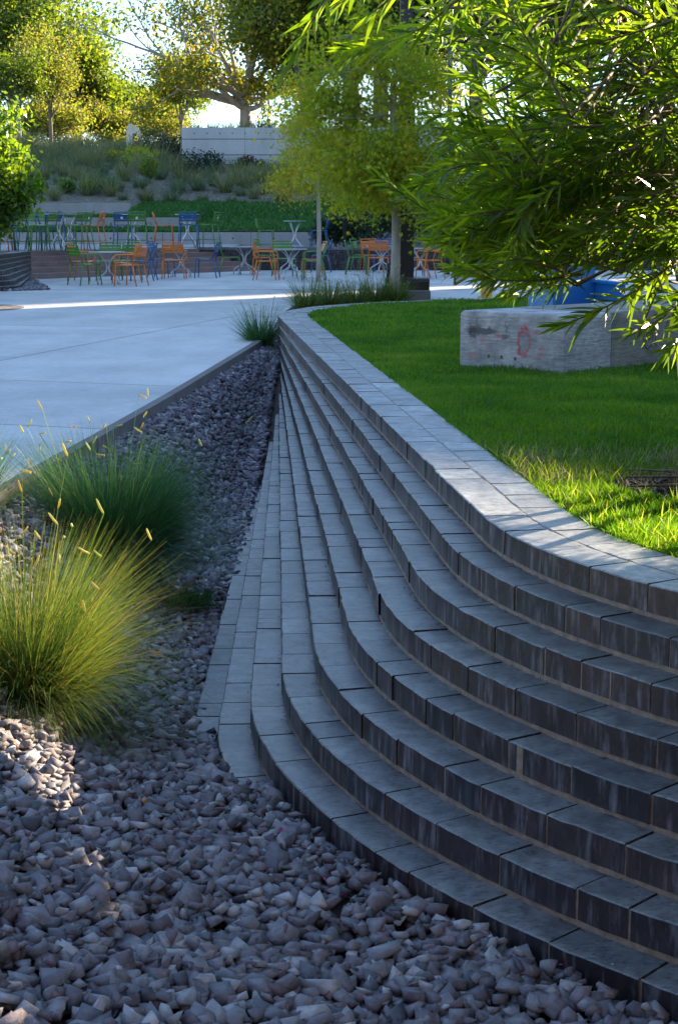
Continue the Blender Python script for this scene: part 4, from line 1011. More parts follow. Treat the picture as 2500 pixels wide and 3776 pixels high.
# ------------------------------------------------------------------ lamp posts
lp_ = empty('lamp_post', (1.18, 28.6, 0), label='thick black lamp post on a concrete pad behind the wall, crossing the tree', cat='lamp post')
mb = MB(); mb.prism([(-.50, -1.05), (.42, -.85), (.42, .3), (-.5, .2)], 0, .155); obj('concrete_pad', mb.mesh('pad', M['curb']), lp_)
mb = MB(); mb.prism([(-.155, -.155), (.155, -.155), (.155, .155), (-.155, .155)], .15, 3.4); obj('post', mb.mesh('post', M['black']), lp_)
mb = MB(); mb.prism([(-.11, -.11), (.11, -.11), (.11, .11), (-.11, .11)], 3.4, 8.5); obj('upper_post', mb.mesh('upper_post', M['black']), lp_)
mb = MB()
V = []; n = 10
for x in (-.36, .42):
    V += [(x, -.15, .156), (x, -.50, .156), (x, -.50, .30)]+[(x, -.50+.08*(1-cos(a)), .30+.07*sin(a)) for a in np.linspace(.3, pi/2, 4)]+[(x, -.15, .37)]
k = len(V)//2; mb.add(V, [list(range(k))[::-1], list(range(k, 2*k))]+[(i, (i+1) % k, k+(i+1) % k, k+i) for i in range(k)])
bc_ = obj('base_cover', mb.mesh('base_cover', M['black']), lp_)
mb = MB(); mb.tube([(-.30, -.18, .37), (-.30, -.18, .62)], .035, 8); obj('bracket', mb.mesh('bracket', M['black'], True), bc_)
def lamp(x, y, z, label):
    r_ = empty('street_lamp', (x, y, 0), label=label, cat='street lamp')
    mb = MB(); mb.tube([(0, 0, .0), (0, 0, z)], .06, 10); obj('pole', mb.mesh('pole', M['black'], True), r_)
    mb = MB(); mb.lathe([(.06, z), (.12, z+.04), (.36, z+.14), (.37, z+.19), (.30, z+.26), (.02, z+.31)], 20); obj('lamp_head', mb.mesh('lamp_head', M['black'], True, 35), r_)
q = at(1272, 150, 45); lamp(q[0], 45, q[2]-.15, 'black street lamp with a flat round head half hidden by maple leaves')
q = at(1662, 0, 40); lamp(q[0], 40, q[2]+1.5, 'slim black pole right of the thick lamp post behind the shrub')

# ------------------------------------------------------------------ sculpture
sc = empty('sculpture', (0, 0, 0), label='cream stone sculpture shaped like a draped hood standing on the hill top', cat='sculpture')
mb = MB(); q = at(497, 545, 72); x0 = q[0]; zb = 4.2; 
prof = [(-.34, 0), (-.33, .5), (-.30, .95), (-.20, 1.16), (-.08, 1.17), (.02, 1.08), (.18, 1.02), (.30, .85), (.38, .5), (.42, 0), (.30, 0), (.24, .45), (.14, .72), (.02, .74), (-.06, .55), (-.08, 0)]
V = [(x0+x, 71.8, zb+z+.15) for x, z in prof]+[(x0+x*.92, 72.3, zb+z*.98+.15) for x, z in prof]; k = len(prof)
mb.add(V, [list(range(k)), list(range(k, 2*k))[::-1]]+[(i, k+i, k+(i+1) % k, (i+1) % k) for i in range(k)])
obj('stone_body', mb.mesh('stone_body', M['sculpt']), sc)

# ------------------------------------------------------------------ trees
def leafcloud(C, n, size, rs, flat=.5, star=False):
    """n leaves around each centre C (m,3) with spread rs (m,)"""
    m = len(C); N = m*n
    c = np.repeat(C, n, 0)+R.normal(0, 1, (N, 3))*np.repeat(rs, n)[:, None]*np.array([1, 1, flat+.25])
    a = nrm(R.normal(0, 1, (N, 3))+np.array([0, 0, -.3])); b = nrm(np.cross(a, R.normal(0, 1, (N, 3)))); s = size*R.uniform(.6, 1.3, N)[:, None]
    if not star:
        V = np.stack([c-a*s*.5, c+b*s*.28, c+a*s*.55, c-b*s*.28], 1).reshape(-1, 3); i = np.arange(N)[:, None]*4
        return V, i+np.array([[0, 1, 2, 3]])
    # five pointed lobed leaf: three narrow kites from a common foot
    pts = [c-a*s*.1]
    for ang, L in ((-1.25, .42), (-1.0, .12), (-.62, .55), (-.32, .2), (0, .68), (.32, .2), (.62, .55), (1.0, .12), (1.25, .42)):
        pts.append(c+(a*cos(ang)+b*sin(ang))*s*L)
    V = np.stack(pts, 1).reshape(-1, 3); i = np.arange(N)[:, None]*10
    Fq = np.concatenate([i+np.array([[0, k, k+1, k+2]]) for k in (1, 3, 5, 7)])
    return V, Fq
def branch(mb, tips, p, d, L, r_, depth, spread, up, segs=5, n=6, wob=.12, kids_=(3, 5), shrink=(.45, .72)):
    pts = [p.copy()]; dd = d.copy()
    for i in range(segs):
        dd = nrm(dd+R.normal(0, wob, 3)+np.array([0, 0, up])); pts.append(pts[-1]+dd*L/segs)
    rad = np.linspace(r_, r_*(.45 if depth else .25), len(pts)); mb.tube(pts, rad, max(4, n), caps=False)
    if depth == 0: tips.append(pts[-1]); tips.append(pts[-2]); tips.append(pts[len(pts)//2]); return
    for k in range(R.integers(*kids_)+1):
        t = R.uniform(.35, 1) if k else 1.0; i = min(int(t*segs), segs-1); q = pts[i]+(pts[i+1]-pts[i])*(t*segs-i)
        ax = nrm(np.cross(dd, R.normal(0, 1, 3))); a = R.normal(spread, .15)*(.5 if not k else 1); nd = nrm(dd*cos(a)+ax*sin(a))
        branch(mb, tips, q, nd, L*R.uniform(*shrink), rad[i]*(.75 if not k else .55), depth-1, spread, up, max(3, segs-1), n-1, wob, kids_, shrink)
def tree(name, base, trunk_h, r_, limbs, depth, leaf, nleaf, lsize, rs, label, cat='tree', dens=2.2, bark='bark', lean=(0, 0), star=False, spread=.6, up=.05, group=None, wob=.12, trim=None, kids_=(3, 5)):
    root = empty(name, tuple(base), label=label, cat=cat, group=group); B_ = np.zeros(3)
    tips = []; mb = MB(); top = np.array([lean[0], lean[1], trunk_h])
    tp_ = [B_+(top-B_)*t+np.array([.03*trunk_h*.3*sin(t*5), 0, 0]) for t in np.linspace(0, 1, 7)]
    mb.tube(tp_, np.linspace(r_*1.15, r_*.72, 7), 10); obj('trunk', mb.mesh('trunk', M[bark], True), root)
    mb = MB()
    for (s_, tgt) in limbs:
        p0 = B_+(top-B_)*s_; v = np.array(tgt, float)-p0; L = np.linalg.norm(v)
        branch(mb, tips, p0, nrm(v+np.array([0, 0, -.1*L])), L*.62, r_*.5*(.6+.4*min(1, L/trunk_h)), depth, spread, up, 6, 7, wob, kids_)
    obj('limbs', mb.mesh('limbs', M[bark], True), root)
    T = np.array(tips)
    if trim is not None: T = T[trim(T+np.array(base))]
    V, Fq = leafcloud(T, int(nleaf*dens), lsize, np.full(len(T), rs), .5, star)
    obj('crown', npmesh('crown', V, Fq, M[leaf]), root)
    return root
def limbset(n, h0, rx, rz, zc, seed, s0=.45, ylean=0):
    r = np.random.default_rng(seed); out = []
    for i in range(n):
        a = 2*pi*i/n*1.618*1.0+r.uniform(0, .8); e = r.uniform(-.35, 1.0); rr_ = r.uniform(.75, 1.05)
        out.append((r.uniform(s0, 1), (rx*rr_*cos(a)*sqrt(max(.15, 1-e*e*.6)), rx*rr_*sin(a)*sqrt(max(.15, 1-e*e*.6)), zc+rz*e*rr_)))
    return out
# big sycamore behind the wall
sb = at(905, 455, 77); sb[2] = 4.9
def rel(u, v, y, b=None): return tuple(at(u, v, y)-(sb if b is None else b))
limbs = [(1, rel(330, 120, 77)), (.9, rel(470, 330, 75)), (1, rel(540, 90, 79)), (1, rel(700, -60, 77)), (1, rel(860, -180, 76)), (1, rel(1020, -120, 79)), (1, rel(1180, 60, 76)), (.9, rel(1200, 270, 78)), (.8, rel(700, 350, 74)), (.8, rel(1060, 380, 75)), (1, rel(760, 120, 81)), (1, rel(960, 100, 73)), (.9, rel(640, 230, 80)), (.9, rel(850, 260, 79))]
tree('sycamore_tree', sb, 2.0, .30, limbs, 2, 'syc', 13, .20, .42, 'big spreading sycamore with pale branching limbs above the tall concrete wall', bark='barkpale', spread=.62, up=.04, wob=.16, dens=1.7, trim=lambda T: (R.random(len(T)) < np.clip((T[:, 0]/T[:, 1]*F+U0-250)/650, .12, 1)))
# left trees
b = at(60, 560, 88); b[2] = 4.8; tree('large_tree', b, 5, .4, limbset(18, 3, 3.5, 5.2, 8.2, 11), 2, 'elm', 13, .24, .62, 'large green tree filling the upper left corner', spread=.6)
b = at(285, 560, 92); b[2] = 4.8; tree('large_tree', b, 3, .3, limbset(12, 3, 2.0, 2.2, 4.0, 12), 2, 'elm', 12, .23, .55, 'darker tree right of the corner one, its low crown touching the sky gap', spread=.6)
b = at(190, 560, 78); b[2] = 4.6; tree('golden_tree', b, 3, .09, limbset(14, 2, 1.5, 2.9, 3.3, 13), 1, 'gold', 16, .14, .36, 'slender tree with golden brown leaves among the green trees at left', spread=.5)
b = at(75, 600, 76); b[2] = 4.5; tree('young_tree', b, 3, .10, limbset(10, 2, 1.3, 1.6, 3.2, 14), 1, 'elm', 28, .14, .34, 'young tree with a thin pale trunk in front of the large left trees', bark='barkpale', spread=.5)
b = at(520, 600, 98); b[2] = 4.8; tree('small_tree', b, 2.5, .15, limbset(10, 2, 2.3, 1.6, 3.0, 15), 1, 'elm', 40, .2, .5, 'rounded tree at the horizon behind the cream sculpture', spread=.5)
b = at(400, 600, 90); b[2] = 4.8; tree('small_tree', b, 1.2, .1, limbset(9, 2, 2.0, 1.1, 1.6, 16), 1, 'gold', 40, .17, .45, 'low golden tree glowing in the sun left of the sculpture', spread=.5)
b = at(200, 610, 86); b[2] = 4.7; tree('small_tree', b, 1.2, .1, limbset(9, 2, 2.2, 1.2, 1.6, 17), 1, 'gold', 36, .17, .45, 'low yellow bush tree at the foot of the left trees', spread=.5)
b = at(670, 560, 80); b[2] = 4.7; tree('small_tree', b, 2.6, .09, limbset(10, 2, 1.5, 2.0, 3.0, 18), 1, 'elm', 34, .15, .36, 'thin trunked green tree standing left of the tall wall end', bark='barkpale', spread=.5)
b = at(600, 590, 84); b[2] = 4.7; tree('small_tree', b, 1.2, .08, limbset(8, 2, 1.7, 1.0, 1.5, 28), 1, 'gold', 34, .15, .4, 'golden shrub tree between the sculpture and the tall wall', spread=.5)
for i, (u, y, sd, lab) in enumerate([(1130, 74, 21, 'green tree behind the sycamore on its right'), (1400, 71, 22, 'tree crown behind the maples and black post'), (1750, 73, 23, 'background tree seen through the shrub right of the post'), (2150, 71, 24, 'background tree behind the shrub at right'), (2550, 73, 25, 'background tree at the right edge behind the shrub'), (1300, 75, 26, 'second green tree behind the maples left of the post')]):
    b = at(u, 560, y); b[2] = 4.9; tree('large_tree', b, 4, .35, limbset(13, 3, 3.2, 3.6, 5.6, sd), 2, 'elm' if i % 2 else 'syc', 12, .24, .62, lab, spread=.6, group='trees beyond the tall wall')
# thin staked maple on the plaza and the maple by the wall
b = np.array([-.47, 35.55, 0])
ML = [(s_, rel(u, v, y, b)) for s_, u, v, y in ((.62, 960, 520, 35.3), (.66, 990, 640, 35.6), (.7, 1010, 700, 35.0), (.75, 1320, 640, 35.5), (.8, 1290, 560, 36.1), (.85, 1050, 600, 36.2), (.9, 1230, 480, 35.4), (1, 1130, 400, 35.8), (1, 1200, 330, 35.3), (.95, 1060, 460, 34.9), (.8, 1110, 560, 34.8), (.72, 1140, 690, 36.0))]
tree('thin_maple', b, 3.3, .05, ML, 1, 'maple_y', 15, .085, .15, 'thin young maple with yellow green leaves standing among the cafe chairs', bark='barkpale', dens=4, star=True, spread=.45, up=.0)
b = np.array([.93, 26.9, 0])
ML = [(s_, rel(u, v, y, b)) for s_, u, v, y in ((.9, 1060, 230, 26.8), (.85, 1080, 380, 26.4), (1, 1120, 130, 26.6), (1, 1250, 60, 26.2), (.72, 1060, 560, 26.6), (.8, 1150, 330, 26.6), (.75, 1130, 480, 26.2), (.7, 1190, 620, 26.8), (.7, 1300, 720, 26.4), (.72, 1330, 800, 27.2), (.8, 1260, 250, 27.2), (.9, 1350, 180, 26.4), (1, 1450, 250, 26.0), (1, 1500, 120, 27.4), (.9, 1600, 260, 26.9), (.8, 1650, 420, 26.4), (.75, 1620, 600, 27.3), (.7, 1540, 700, 26.2), (.85, 1400, 400, 25.8), (.8, 1260, 500, 27.6), (.7, 1420, 600, 27.8), (.7, 1560, 880, 26.6), (.72, 1720, 700, 27), (.9, 1380, 330, 27.6), (.68, 1250, 660, 26.0), (.7, 1480, 520, 26.0), (.7, 1380, 560, 25.9), (.75, 1700, 520, 27.3))]
tree('maple_tree', b, 3.6, .078, ML, 1, 'maple', 15, .115, .28, 'maple with green and yellow lobed leaves overhanging the end of the brick wall', bark='barkpale', dens=4.2, star=True, spread=.5, up=-.02)
# dark conifer shrubs behind the brick wall
for x, y, s_, lab in ((1.2, 46.6, 1.0, 'dark spreading juniper behind the brick wall left of the post'), (2.6, 46.8, 1.1, 'dark juniper behind the brick wall right of the first'), (4.4, 46.9, 1.0, 'dark juniper behind the wall seen through the shrub'), (-.1, 47.2, .6, 'small dark juniper at the left end of its row')):
    r_ = tree('juniper_shrub', np.array([x, y, .44]), .5*s_, .05, limbset(10, .2, 1.1*s_, .55*s_, 1.0*s_, int(x*10)+40), 1, 'pine', 44, .07, .20*s_, lab, 'shrub', spread=.6, group='dark junipers behind the brick wall')
# left oleander with pink flowers
b = np.array([-8.0, 34.4, .55]); lo = tree('oleander_bush', b, .4, .07, limbset(26, .2, 1.25, 1.5, 1.65, 51, .2), 1, 'oleaf', 60, .13, .22, 'tall oleander bush with a few pink flowers at the left edge', 'shrub', spread=.5)
mb = MB()
for i in range(26):
    a = R.uniform(0, 2*pi); z = R.uniform(.3, 2.2); rr_ = 1.0*sqrt(max(.1, 1-((z-1.25)/1.2)**2)); p = np.array([rr_*cos(a), -abs(rr_*sin(a)), z])
    for k in range(4):
        o_ = R.normal(0, .02, 3); V = [p+o_+nrm(R.normal(0, 1, 3))*.035 for _ in range(3)]; mb.add(V, [(0, 1, 2)])
obj('flowers', mb.mesh('flowers', M['pinkflower']), lo, kind='stuff')

# hill planting
cl = []
for k, (n_, H_, dr, mt) in enumerate([(240, .62, 1.0, 'hilltuft'), (240, .52, 1.3, 'hilltuft2'), (200, .75, .7, 'hilltuft'), (220, .42, 1.5, 'hilltuft2')]):
    P, W, sd = tuft_np(n_, .35, H_, dr, .011, 5); V, Fq = ribbons(P, W, sd); cl.append(npmesh('grass_clump', V, Fq, M[mt]))
cl.append(None)
rr = np.random.default_rng(77); pts = []
tries = 0
while len(pts) < 290 and tries < 30000:
    tries += 1; y = rr.uniform(55.7, 74.5); x = rr.uniform(-.235*y, .06*y) if rr.random() < .9 else rr.uniform(.06*y, .23*y)
    if y < 57.3 and x > -7.3: continue
    if y > 65.3 and x > -6.8: continue
    if all((x-a)**2+((y-b_)*.8)**2 > (.5 if y > 64 else .72)**2 for a, b_ in pts): pts.append((x, y))
for x, y in pts:
    k = rr.integers(0, 4); s_ = rr.uniform(.75, 1.35)
    o = bpy.data.objects.new('grass_clump', cl[k]); COL.objects.link(o); o.location = (x, y, float(hfun(x, y))); o.scale = (s_,)*3; o.rotation_euler[2] = rr.uniform(0, 6)
    zone = 'low on the slope' if y < 60.5 else ('mid slope' if y < 66 else 'near the crest')
    uu = U0+F*x/y; side = 'far left' if uu < 200 else ('left of centre' if uu < 400 else ('below the sculpture' if uu < 620 else ('below the tall wall' if uu < 900 else 'behind the thin tree')))
    tag(o, '%s %s grass clump %s, %s' % ('large' if s_ > 1.05 else 'small', ['golden green arching', 'blue green drooping', 'upright golden', 'low blue green'][k], zone, side), 'ornamental grass', 'feathery grass clumps on the hillside')
P, W, sd = tuft_np(260, .4, .8, .9, .012, 5); V, Fq = ribbons(P, W, sd); topm = npmesh('grass_clump', V, Fq, M['tuftblue'])
for i in range(26):
    x = -5.9+i*.62+rr.normal(0, .1); o = bpy.data.objects.new('grass_clump', topm if i % 3 else cl[2]); COL.objects.link(o); o.location = (x, 66.9+rr.uniform(0, .8), 4.85); o.scale = (rr.uniform(.6, 1),)*3; o.rotation_euler[2] = rr.uniform(0, 6)
    tag(o, '%s grass clump on top of the tall concrete wall, %s' % ('blue green' if i % 3 else 'golden', 'over its left end' if i < 6 else ('right of the sycamore trunk' if i < 12 else 'behind the maples at right')), 'ornamental grass', 'grass clumps above the tall wall')
def shrub(name, x, y, w_, h_, mat, label, n=900, fl=None, nf_=30, ls=.1):
    z = float(hfun(x, y)); root = empty(name, (x, y, z), label=label, cat='shrub')
    p = nrm(R.normal(0, 1, (n, 3)))*(R.uniform(.25, 1, n)**.5)[:, None]*(1+.25*np.sin(R.uniform(0, 6, n)))[:, None]; p = p*np.array([w_/2, w_/2, h_/2])+np.array([0, 0, h_*.55])
    V, Fq = leafcloud(p, 1, ls, np.full(n, .03)); obj('foliage', npmesh('foliage', V, Fq, M[mat]), root)
    mb = MB()
    for i in range(7):
        a = i*.9; mb.tube([(0, 0, 0), (w_*.15*cos(a), w_*.15*sin(a), h_*.4), (w_*.35*cos(a), w_*.35*sin(a), h_*.85)], [.02, .014, .006], 5)
    obj('stems', mb.mesh('stems', M['bark'], True), root)
    if fl:
        mb = MB()
        for i in range(nf_):
            q = nrm(R.normal(0, 1, 3)+np.array([0, -.6, .5]))*np.array([w_/2, w_/2, h_/2])+np.array([0, 0, h_*.6]); V = [q+nrm(R.normal(0, 1, 3))*.05 for _ in range(4)]; mb.add(V, [(0, 1, 2), (1, 2, 3)])
        obj('flowers', mb.mesh('flowers', M[fl]), root, kind='stuff')
for u, y, w_, h_, mt, lab, fl, nf_ in [(800, 65.2, 1.0, .75, 'pine', 'dark rose bush against the left part of the tall wall', 'redflower', 4), (925, 65.3, .8, .6, 'pine', 'rose bush with pink red blooms against the tall wall', 'redflower', 26), (970, 65.0, .5, .5, 'pine', 'small red flowering bush right of the blooming rose bush', 'redflower', 12),
    (720, 64.8, 1.3, .9, 'pine', 'dark bush hiding the lower left corner of the tall wall', 'redflower', 3), (600, 69.5, 2.0, 1.1, 'pine', 'wide dark bush on the hill top left of the tall wall', 'redflower', 10), (665, 68, 1.3, .9, 'pine', 'dark bush beside the thin trunk left of the tall wall', 'redflower', 6),
    (540, 64, 1.5, .9, 'maple', 'loose yellow green shrub below the sculpture on the slope', None, 0), (450, 66.5, .5, .45, 'maple', 'small bush with bright yellow flowers left below the sculpture', 'yellowflower', 40), (578, 60.0, .6, .9, 'elm', 'upright leafy shrub in the middle of the slope', None, 0),
    (285, 57.3, .65, .5, 'oleaf', 'low dark green shrub above the upper terrace wall near its middle', None, 0), (367, 57.2, .7, .45, 'oleaf', 'low dark green shrub above the right end of the upper terrace wall', None, 0), (180, 57.2, .7, .55, 'oleaf', 'low dark green shrub above the left end of the upper terrace wall', None, 0), (430, 57.6, .9, .5, 'tuftblue', 'low grey green shrub just beyond the end of the upper terrace wall', None, 0)]:
    shrub('hill_shrub', (u-U0)/F*y*1.017, y, w_, h_, mt, lab, 700, fl, nf_, .10)

# ------------------------------------------------------------------ the big foreground shrub (narrow leaves)
ol = empty('willow_leaf_shrub', (1.75, 6.75, W0-.02), label='large shrub with long narrow green leaves overhanging the lawn from the right', cat='shrub')
RO = np.array([1.75, 6.75, W0-.02])
tw = MB(); LP, LW, LS = [], [], []
def add_leaf(p, d, side, L, wd_, droop):
    s = np.linspace(0, 1, 6)[:, None]
    P = p+d*L*s+np.array([0, 0, -1.])*droop*L*s**2
    LP.append(P); LW.append(wd_*np.array([.25, .8, 1, .85, .5, .03])); LS.append(side)
def leafy_twig(pts, r0=.006, nodes=None, L=.12, bare=.15):
    """pts: base -> tip control points"""
    P = densify(np.array(arc3(pts, 4)), .012); n = len(P); T = nrm(np.gradient(P, axis=0)); s = np.arange(n)*.012; tot = s[-1]
    tw.tube(P[::4] if (n-1) % 4 == 0 else np.vstack([P[::4], P[-1:]]), np.linspace(r0, .0012, len(P[::4])+(0 if (n-1) % 4 == 0 else 1)), 5)
    pos = tot*bare; ph = R.uniform(0, 6)
    while pos < tot:
        i = min(int(pos/.012), n-1); t = T[i]; a = nrm(np.cross(t, np.array([.1, .2, 1.]))); b = np.cross(t, a); k = pos/tot
        for j in range(3 if R.random() < .75 else 2):
            an = ph+j*2.1+R.normal(0, .25); out = a*cos(an)+b*sin(an); op = R.uniform(.55, .95)*(1-.45*k)
            d = nrm(t*cos(op)+out*sin(op)+R.normal(0, .08, 3)+np.array([0, 0, .10])); sd = nrm(np.cross(d, nrm(R.normal(0, .8, 3)+out)))
            add_leaf(P[i], d, sd, L*R.uniform(.7, 1.15)*(1-.35*max(0, k-.75)*4*.5), .0054*R.uniform(.75, 1.3), R.uniform(.0, .35))
        ph += 1.05; pos += R.uniform(.022, .036)
    for j in range(3):
        d = nrm(T[-1]+R.normal(0, .25, 3)); add_leaf(P[-1], d, nrm(np.cross(d, R.normal(0, 1, 3))), L*.7, .005, .1)
STEMS = [[(1.75, 6.75, .27), (1.72, 6.6, .9), (1.30, 6.1, 1.55), (.95, 5.7, 2.2)], [(1.8, 6.8, .27), (1.75, 6.7, 1.2), (1.5, 6.5, 2.0), (1.3, 6.2, 2.8)], [(1.85, 6.8, .27), (2.1, 6.6, 1.1), (2.3, 6.3, 2.1), (2.35, 6.1, 3.0)], [(1.78, 6.85, .27), (1.65, 6.9, 1.1), (1.4, 6.9, 1.9), (1.05, 6.8, 2.5)]]
SPTS = np.concatenate([densify(np.array(p), .06) for p in STEMS]); SPTS = SPTS[SPTS[:, 2] > 1.25]
def join(base):
    q = SPTS[np.argmin(np.linalg.norm(SPTS-base, axis=1)+.5*np.maximum(0, SPTS[:, 2]-base[2]))]
    m = (q+base)/2+np.array([0, 0, .06])+R.normal(0, .03, 3); tw.tube(densify(np.array(arc3([q, m, base], 4)), .08), .0055, 5)
def W3(lst): return [at(u, v, y) for u, v, y in lst]
for L_ in [[(2100, 830, 5.6), (1750, 850, 5.1), (1560, 770, 4.9), (1400, 655, 4.8)], [(2150, 1010, 5.3), (2000, 1035, 5.0), (1830, 1035, 4.8), (1680, 985, 4.7)], [(2120, 760, 5.4), (1990, 620, 5.0), (1840, 420, 4.7), (1735, 250, 4.6)],
           [(2200, 900, 5.4), (2080, 800, 5.1), (1900, 680, 4.9), (1720, 540, 4.8)], [(2200, 820, 5.6), (1950, 810, 5.2), (1740, 770, 5.0)], [(2500, 960, 5.2), (2330, 1080, 4.9), (2180, 1160, 4.8), (2060, 1200, 4.75)], [(2560, 1060, 5.2), (2450, 1170, 4.9), (2330, 1230, 4.8)],
           [(2600, 1100, 5.0), (2540, 1200, 4.8), (2470, 1290, 4.7)], [(1900, -120, 4.6), (1680, 0, 4.5), (1560, 110, 4.5), (1400, 165, 4.5), (1310, 185, 4.5)], [(1450, -180, 4.3), (1230, -60, 4.2), (1140, 90, 4.2), (1070, 240, 4.2)], [(1420, -170, 4.4), (1330, -60, 4.4), (1250, 20, 4.4)],
           [(1600, -140, 4.1), (1450, -20, 4.1), (1360, 60, 4.1)], [(2050, 700, 5.6), (1850, 560, 5.3), (1690, 480, 5.1), (1600, 470, 5.0)], [(2000, 940, 5.6), (1800, 930, 5.3), (1600, 890, 5.2)], [(2100, 330, 5.3), (1900, 180, 5.0), (1720, 120, 4.9)], [(2000, 560, 5.2), (1860, 470, 5.0), (1720, 420, 4.9), (1620, 420, 4.9)], [(1900, 120, 5.2), (1760, 130, 5.0), (1600, 100, 4.9)]]:
    leafy_twig(W3(L_), L=.12 if L_[0][2] > 4.55 else .085)
bnd_v = [-200, 0, 200, 400, 560, 650, 760, 860, 950, 1030, 1100, 1180, 1250]; bnd_u = [1330, 1400, 1560, 1680, 1640, 1560, 1560, 1620, 1720, 1800, 1900, 2060, 2250]
def crosses_clear(u, v): return u < np.interp(v, bnd_v, bnd_u)
ntw = 0
while ntw < 185:
    v = R.uniform(-150, 1170); y = R.uniform(4.7, 6.8); u = R.uniform(1350, 2750)
    if crosses_clear(u-40, v): continue
    if 1920 < u < 2300 and 985 < v < 1160: continue
    if v > 900 and y > 5.5: continue
    if v > 700 and y > 6.4: continue
    tip = at(u, v, y); ctr = np.array([1.75, 6.6, 1.6]); base = tip+(nrm(ctr-tip)*.55+R.normal(0, .35, 3)*np.array([1, 1, .8])+np.array([.12, .0, -.1]))*R.uniform(.6, 1.0)*.62
    mid = (tip+base)/2+np.array([0, 0, R.uniform(-.02, .08)])
    leafy_twig([base, mid, tip], .005, L=.118); join(base); ntw += 1
ntw = 0
while ntw < 95:
    v = R.uniform(470, 1110); u = R.uniform(1450, 2150); y = R.uniform(4.75, 5.9)
    if u < np.interp(v, [470, 560, 650, 760, 900, 1000, 1110], [1620, 1560, 1470, 1500, 1600, 1700, 1900]): continue
    if 1920 < u < 2300 and 985 < v: continue
    tip = at(u, v, y); base = tip+np.array([R.uniform(.25, .5), R.uniform(.0, .35), R.uniform(-.14, .16)]); leafy_twig([base, (tip+base)/2+np.array([0, 0, R.uniform(-.01, .05)]), tip], .005, L=.115); join(base); ntw += 1
# twigs added beyond the frame, above and right, to shade sprays and gravel
for _ in range(35):
    y = R.uniform(4.4, 6.8); tip = np.array([R.uniform(.4, 2.2), y, 1.42+y*.15+R.uniform(.22, 1.1)])
    base = tip+nrm(np.array([1.6, 6.4, 2.0])-tip)*R.uniform(.35, .6)+R.normal(0, .12, 3); base[2] = max(base[2], 1.5+y*.15); leafy_twig([base, (tip+base)/2+np.array([0, 0, .05]), tip], .005, L=.12); join(base)
c_, s_z = sin(SAZ), cos(SAZ); nshade = 0  # unseen twigs packed across the sun's path to shade the gravel
while nshade < 1150:
    u_ = R.uniform(-4.5, -1.6); t_ = R.uniform(6.1, 6.9); z_ = ((1.10 if u_ < -3.7 else 1.19) if u_ < -2.95 else 1.0)+.50*R.uniform(0, 1)**1.3+.364*(t_-6.5)
    tip = np.array([s_z*u_+c_*t_, -c_*u_+s_z*t_, z_])
    if tip[0] < .235*tip[1]: continue
    base = tip+np.array([R.uniform(-.1, .35), R.uniform(-.2, .3), R.uniform(-.04, .12)]); leafy_twig([base, (tip+base)/2+np.array([0, 0, .03]), tip], .005, L=.135); nshade += 1
LP = np.array(LP); LW = np.array(LW); LS = np.array(LS)
cen = LP.mean(1); vis_ = (cen[:, 0] < .225*cen[:, 1]); order = np.lexsort((np.linalg.norm(cen-np.array([0, 0, EYE]), axis=1), ~vis_))
for i in order[:300]:
    c = LP[i, 0]; V, Fq = ribbons((LP[i:i+1]-c), LW[i:i+1], LS[i:i+1]); obj('leaf', npmesh('leaf', V, Fq, M['oleaf'], True), ol, tuple(c-RO))
rest = order[300:]; V, Fq = ribbons(LP[rest]-RO, LW[rest], LS[rest]); obj('foliage', npmesh('foliage', V, Fq, M['oleaf'], True), ol, kind='stuff')
for vv in tw.v: vv -= RO
obj('twigs', tw.mesh('twigs', M['oleander_wood'], True), ol, kind='stuff')
for pts in STEMS:
    mb = MB(); P = densify(np.array(arc3(pts, 5)), .1)-RO; mb.tube(P, np.linspace(.028, .010, len(P)), 8); obj('stem', mb.mesh('stem', M['oleander_wood'], True), ol)

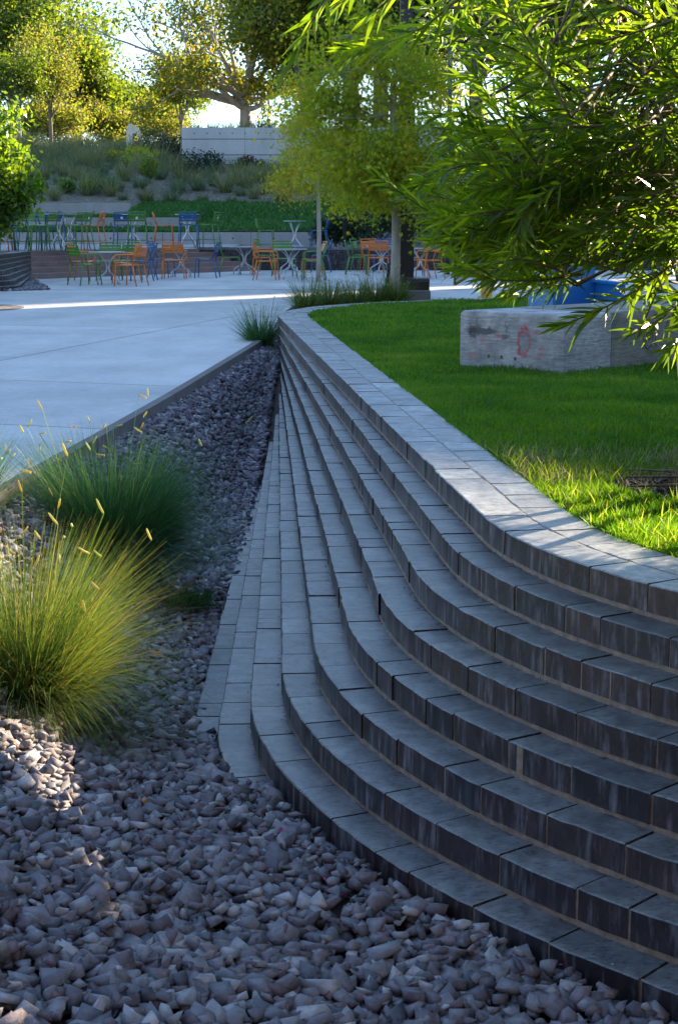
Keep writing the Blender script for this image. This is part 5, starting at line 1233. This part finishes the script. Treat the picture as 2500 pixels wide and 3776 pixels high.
for (x, y, rx, rz, zc, sd, lb) in [(5.2, 6.6, 1.35, .7, 1.05, 61, 'dense unseen shrub added on the lawn right of the big shrub to shade the gravel'), (2.9, 2.6, 1.0, 1.4, 1.7, 62, 'dense unseen shrub added at right close to the viewer to darken the near steps'), (3.15, 4.3, 1.05, 1.5, 2.1, 63, 'dense unseen shrub added between the big shrub and the viewer to darken the treads')]:
    tree('shade_shrub', np.array([x, y, W0-.02]), .5, .07, limbset(26, .2, rx, rz, zc, sd, .2), 1, 'oleaf', 26, .15, .26, lb, 'shrub', spread=.5)  # unseen shrubs added to shade the gravel and the near steps
# ------------------------------------------------------------------ unseen blocks added outside the picture, shaped to shade the place
def shade_building(u0, u1, t0, t1, h, label):
    c, s = cos(pi/2-SAZ), sin(pi/2-SAZ)      # sun azimuth as unit vector (c,s)
    ud = np.array([s, -c]); td = np.array([c, s]); root = empty('shade_building', (0, 0, 0), label=label, cat='shade_building')
    P = [ud*a+td*b for a, b in ((u0, t0), (u1, t0), (u1, t1), (u0, t1))]
    mb = MB(); mb.prism(P, -1, h); obj('wall', mb.mesh('wall', M['facade']), root)
    mb = MB(); q = td*-.03
    for z in np.arange(1.2, h-1.8, 3.4):
        for a in np.arange(u0+1, u1-2, 3.0):
            p0 = ud*a+td*t0+q; p1 = ud*(a+1.5)+td*t0+q; mb.add([(p0[0], p0[1], z), (p1[0], p1[1], z), (p1[0], p1[1], z+1.7), (p0[0], p0[1], z+1.7)], [(0, 1, 2, 3)])
    obj('windows', mb.mesh('windows', M['glass']), root, kind='stuff')
te = tan(SEL)
shade_building(-21.75, 40, 46, 62, .29+(46-5.15)*te, 'plain unseen block added at right so that its shadow covers the plaza')
shade_building(-47, -22.55, 92, 108, 1.2+(92-15)*te, 'taller unseen block added beyond the right edge to shade the seating area')
shade_building(-80, -47, 150, 165, 3.6+(150-48)*te, 'distant unseen block added behind the trees to shade the hillside')

rb_ = empty('shade_building', (0, 0, 0), label='plain unseen block added behind the viewer to darken the step faces', cat='shade_building')
mb = MB(); mb.box(-30, 30, -26, -11, -1, 13); obj('wall', mb.mesh('wall', M['bface']), rb_)  # unseen dark block added to keep light off the step faces
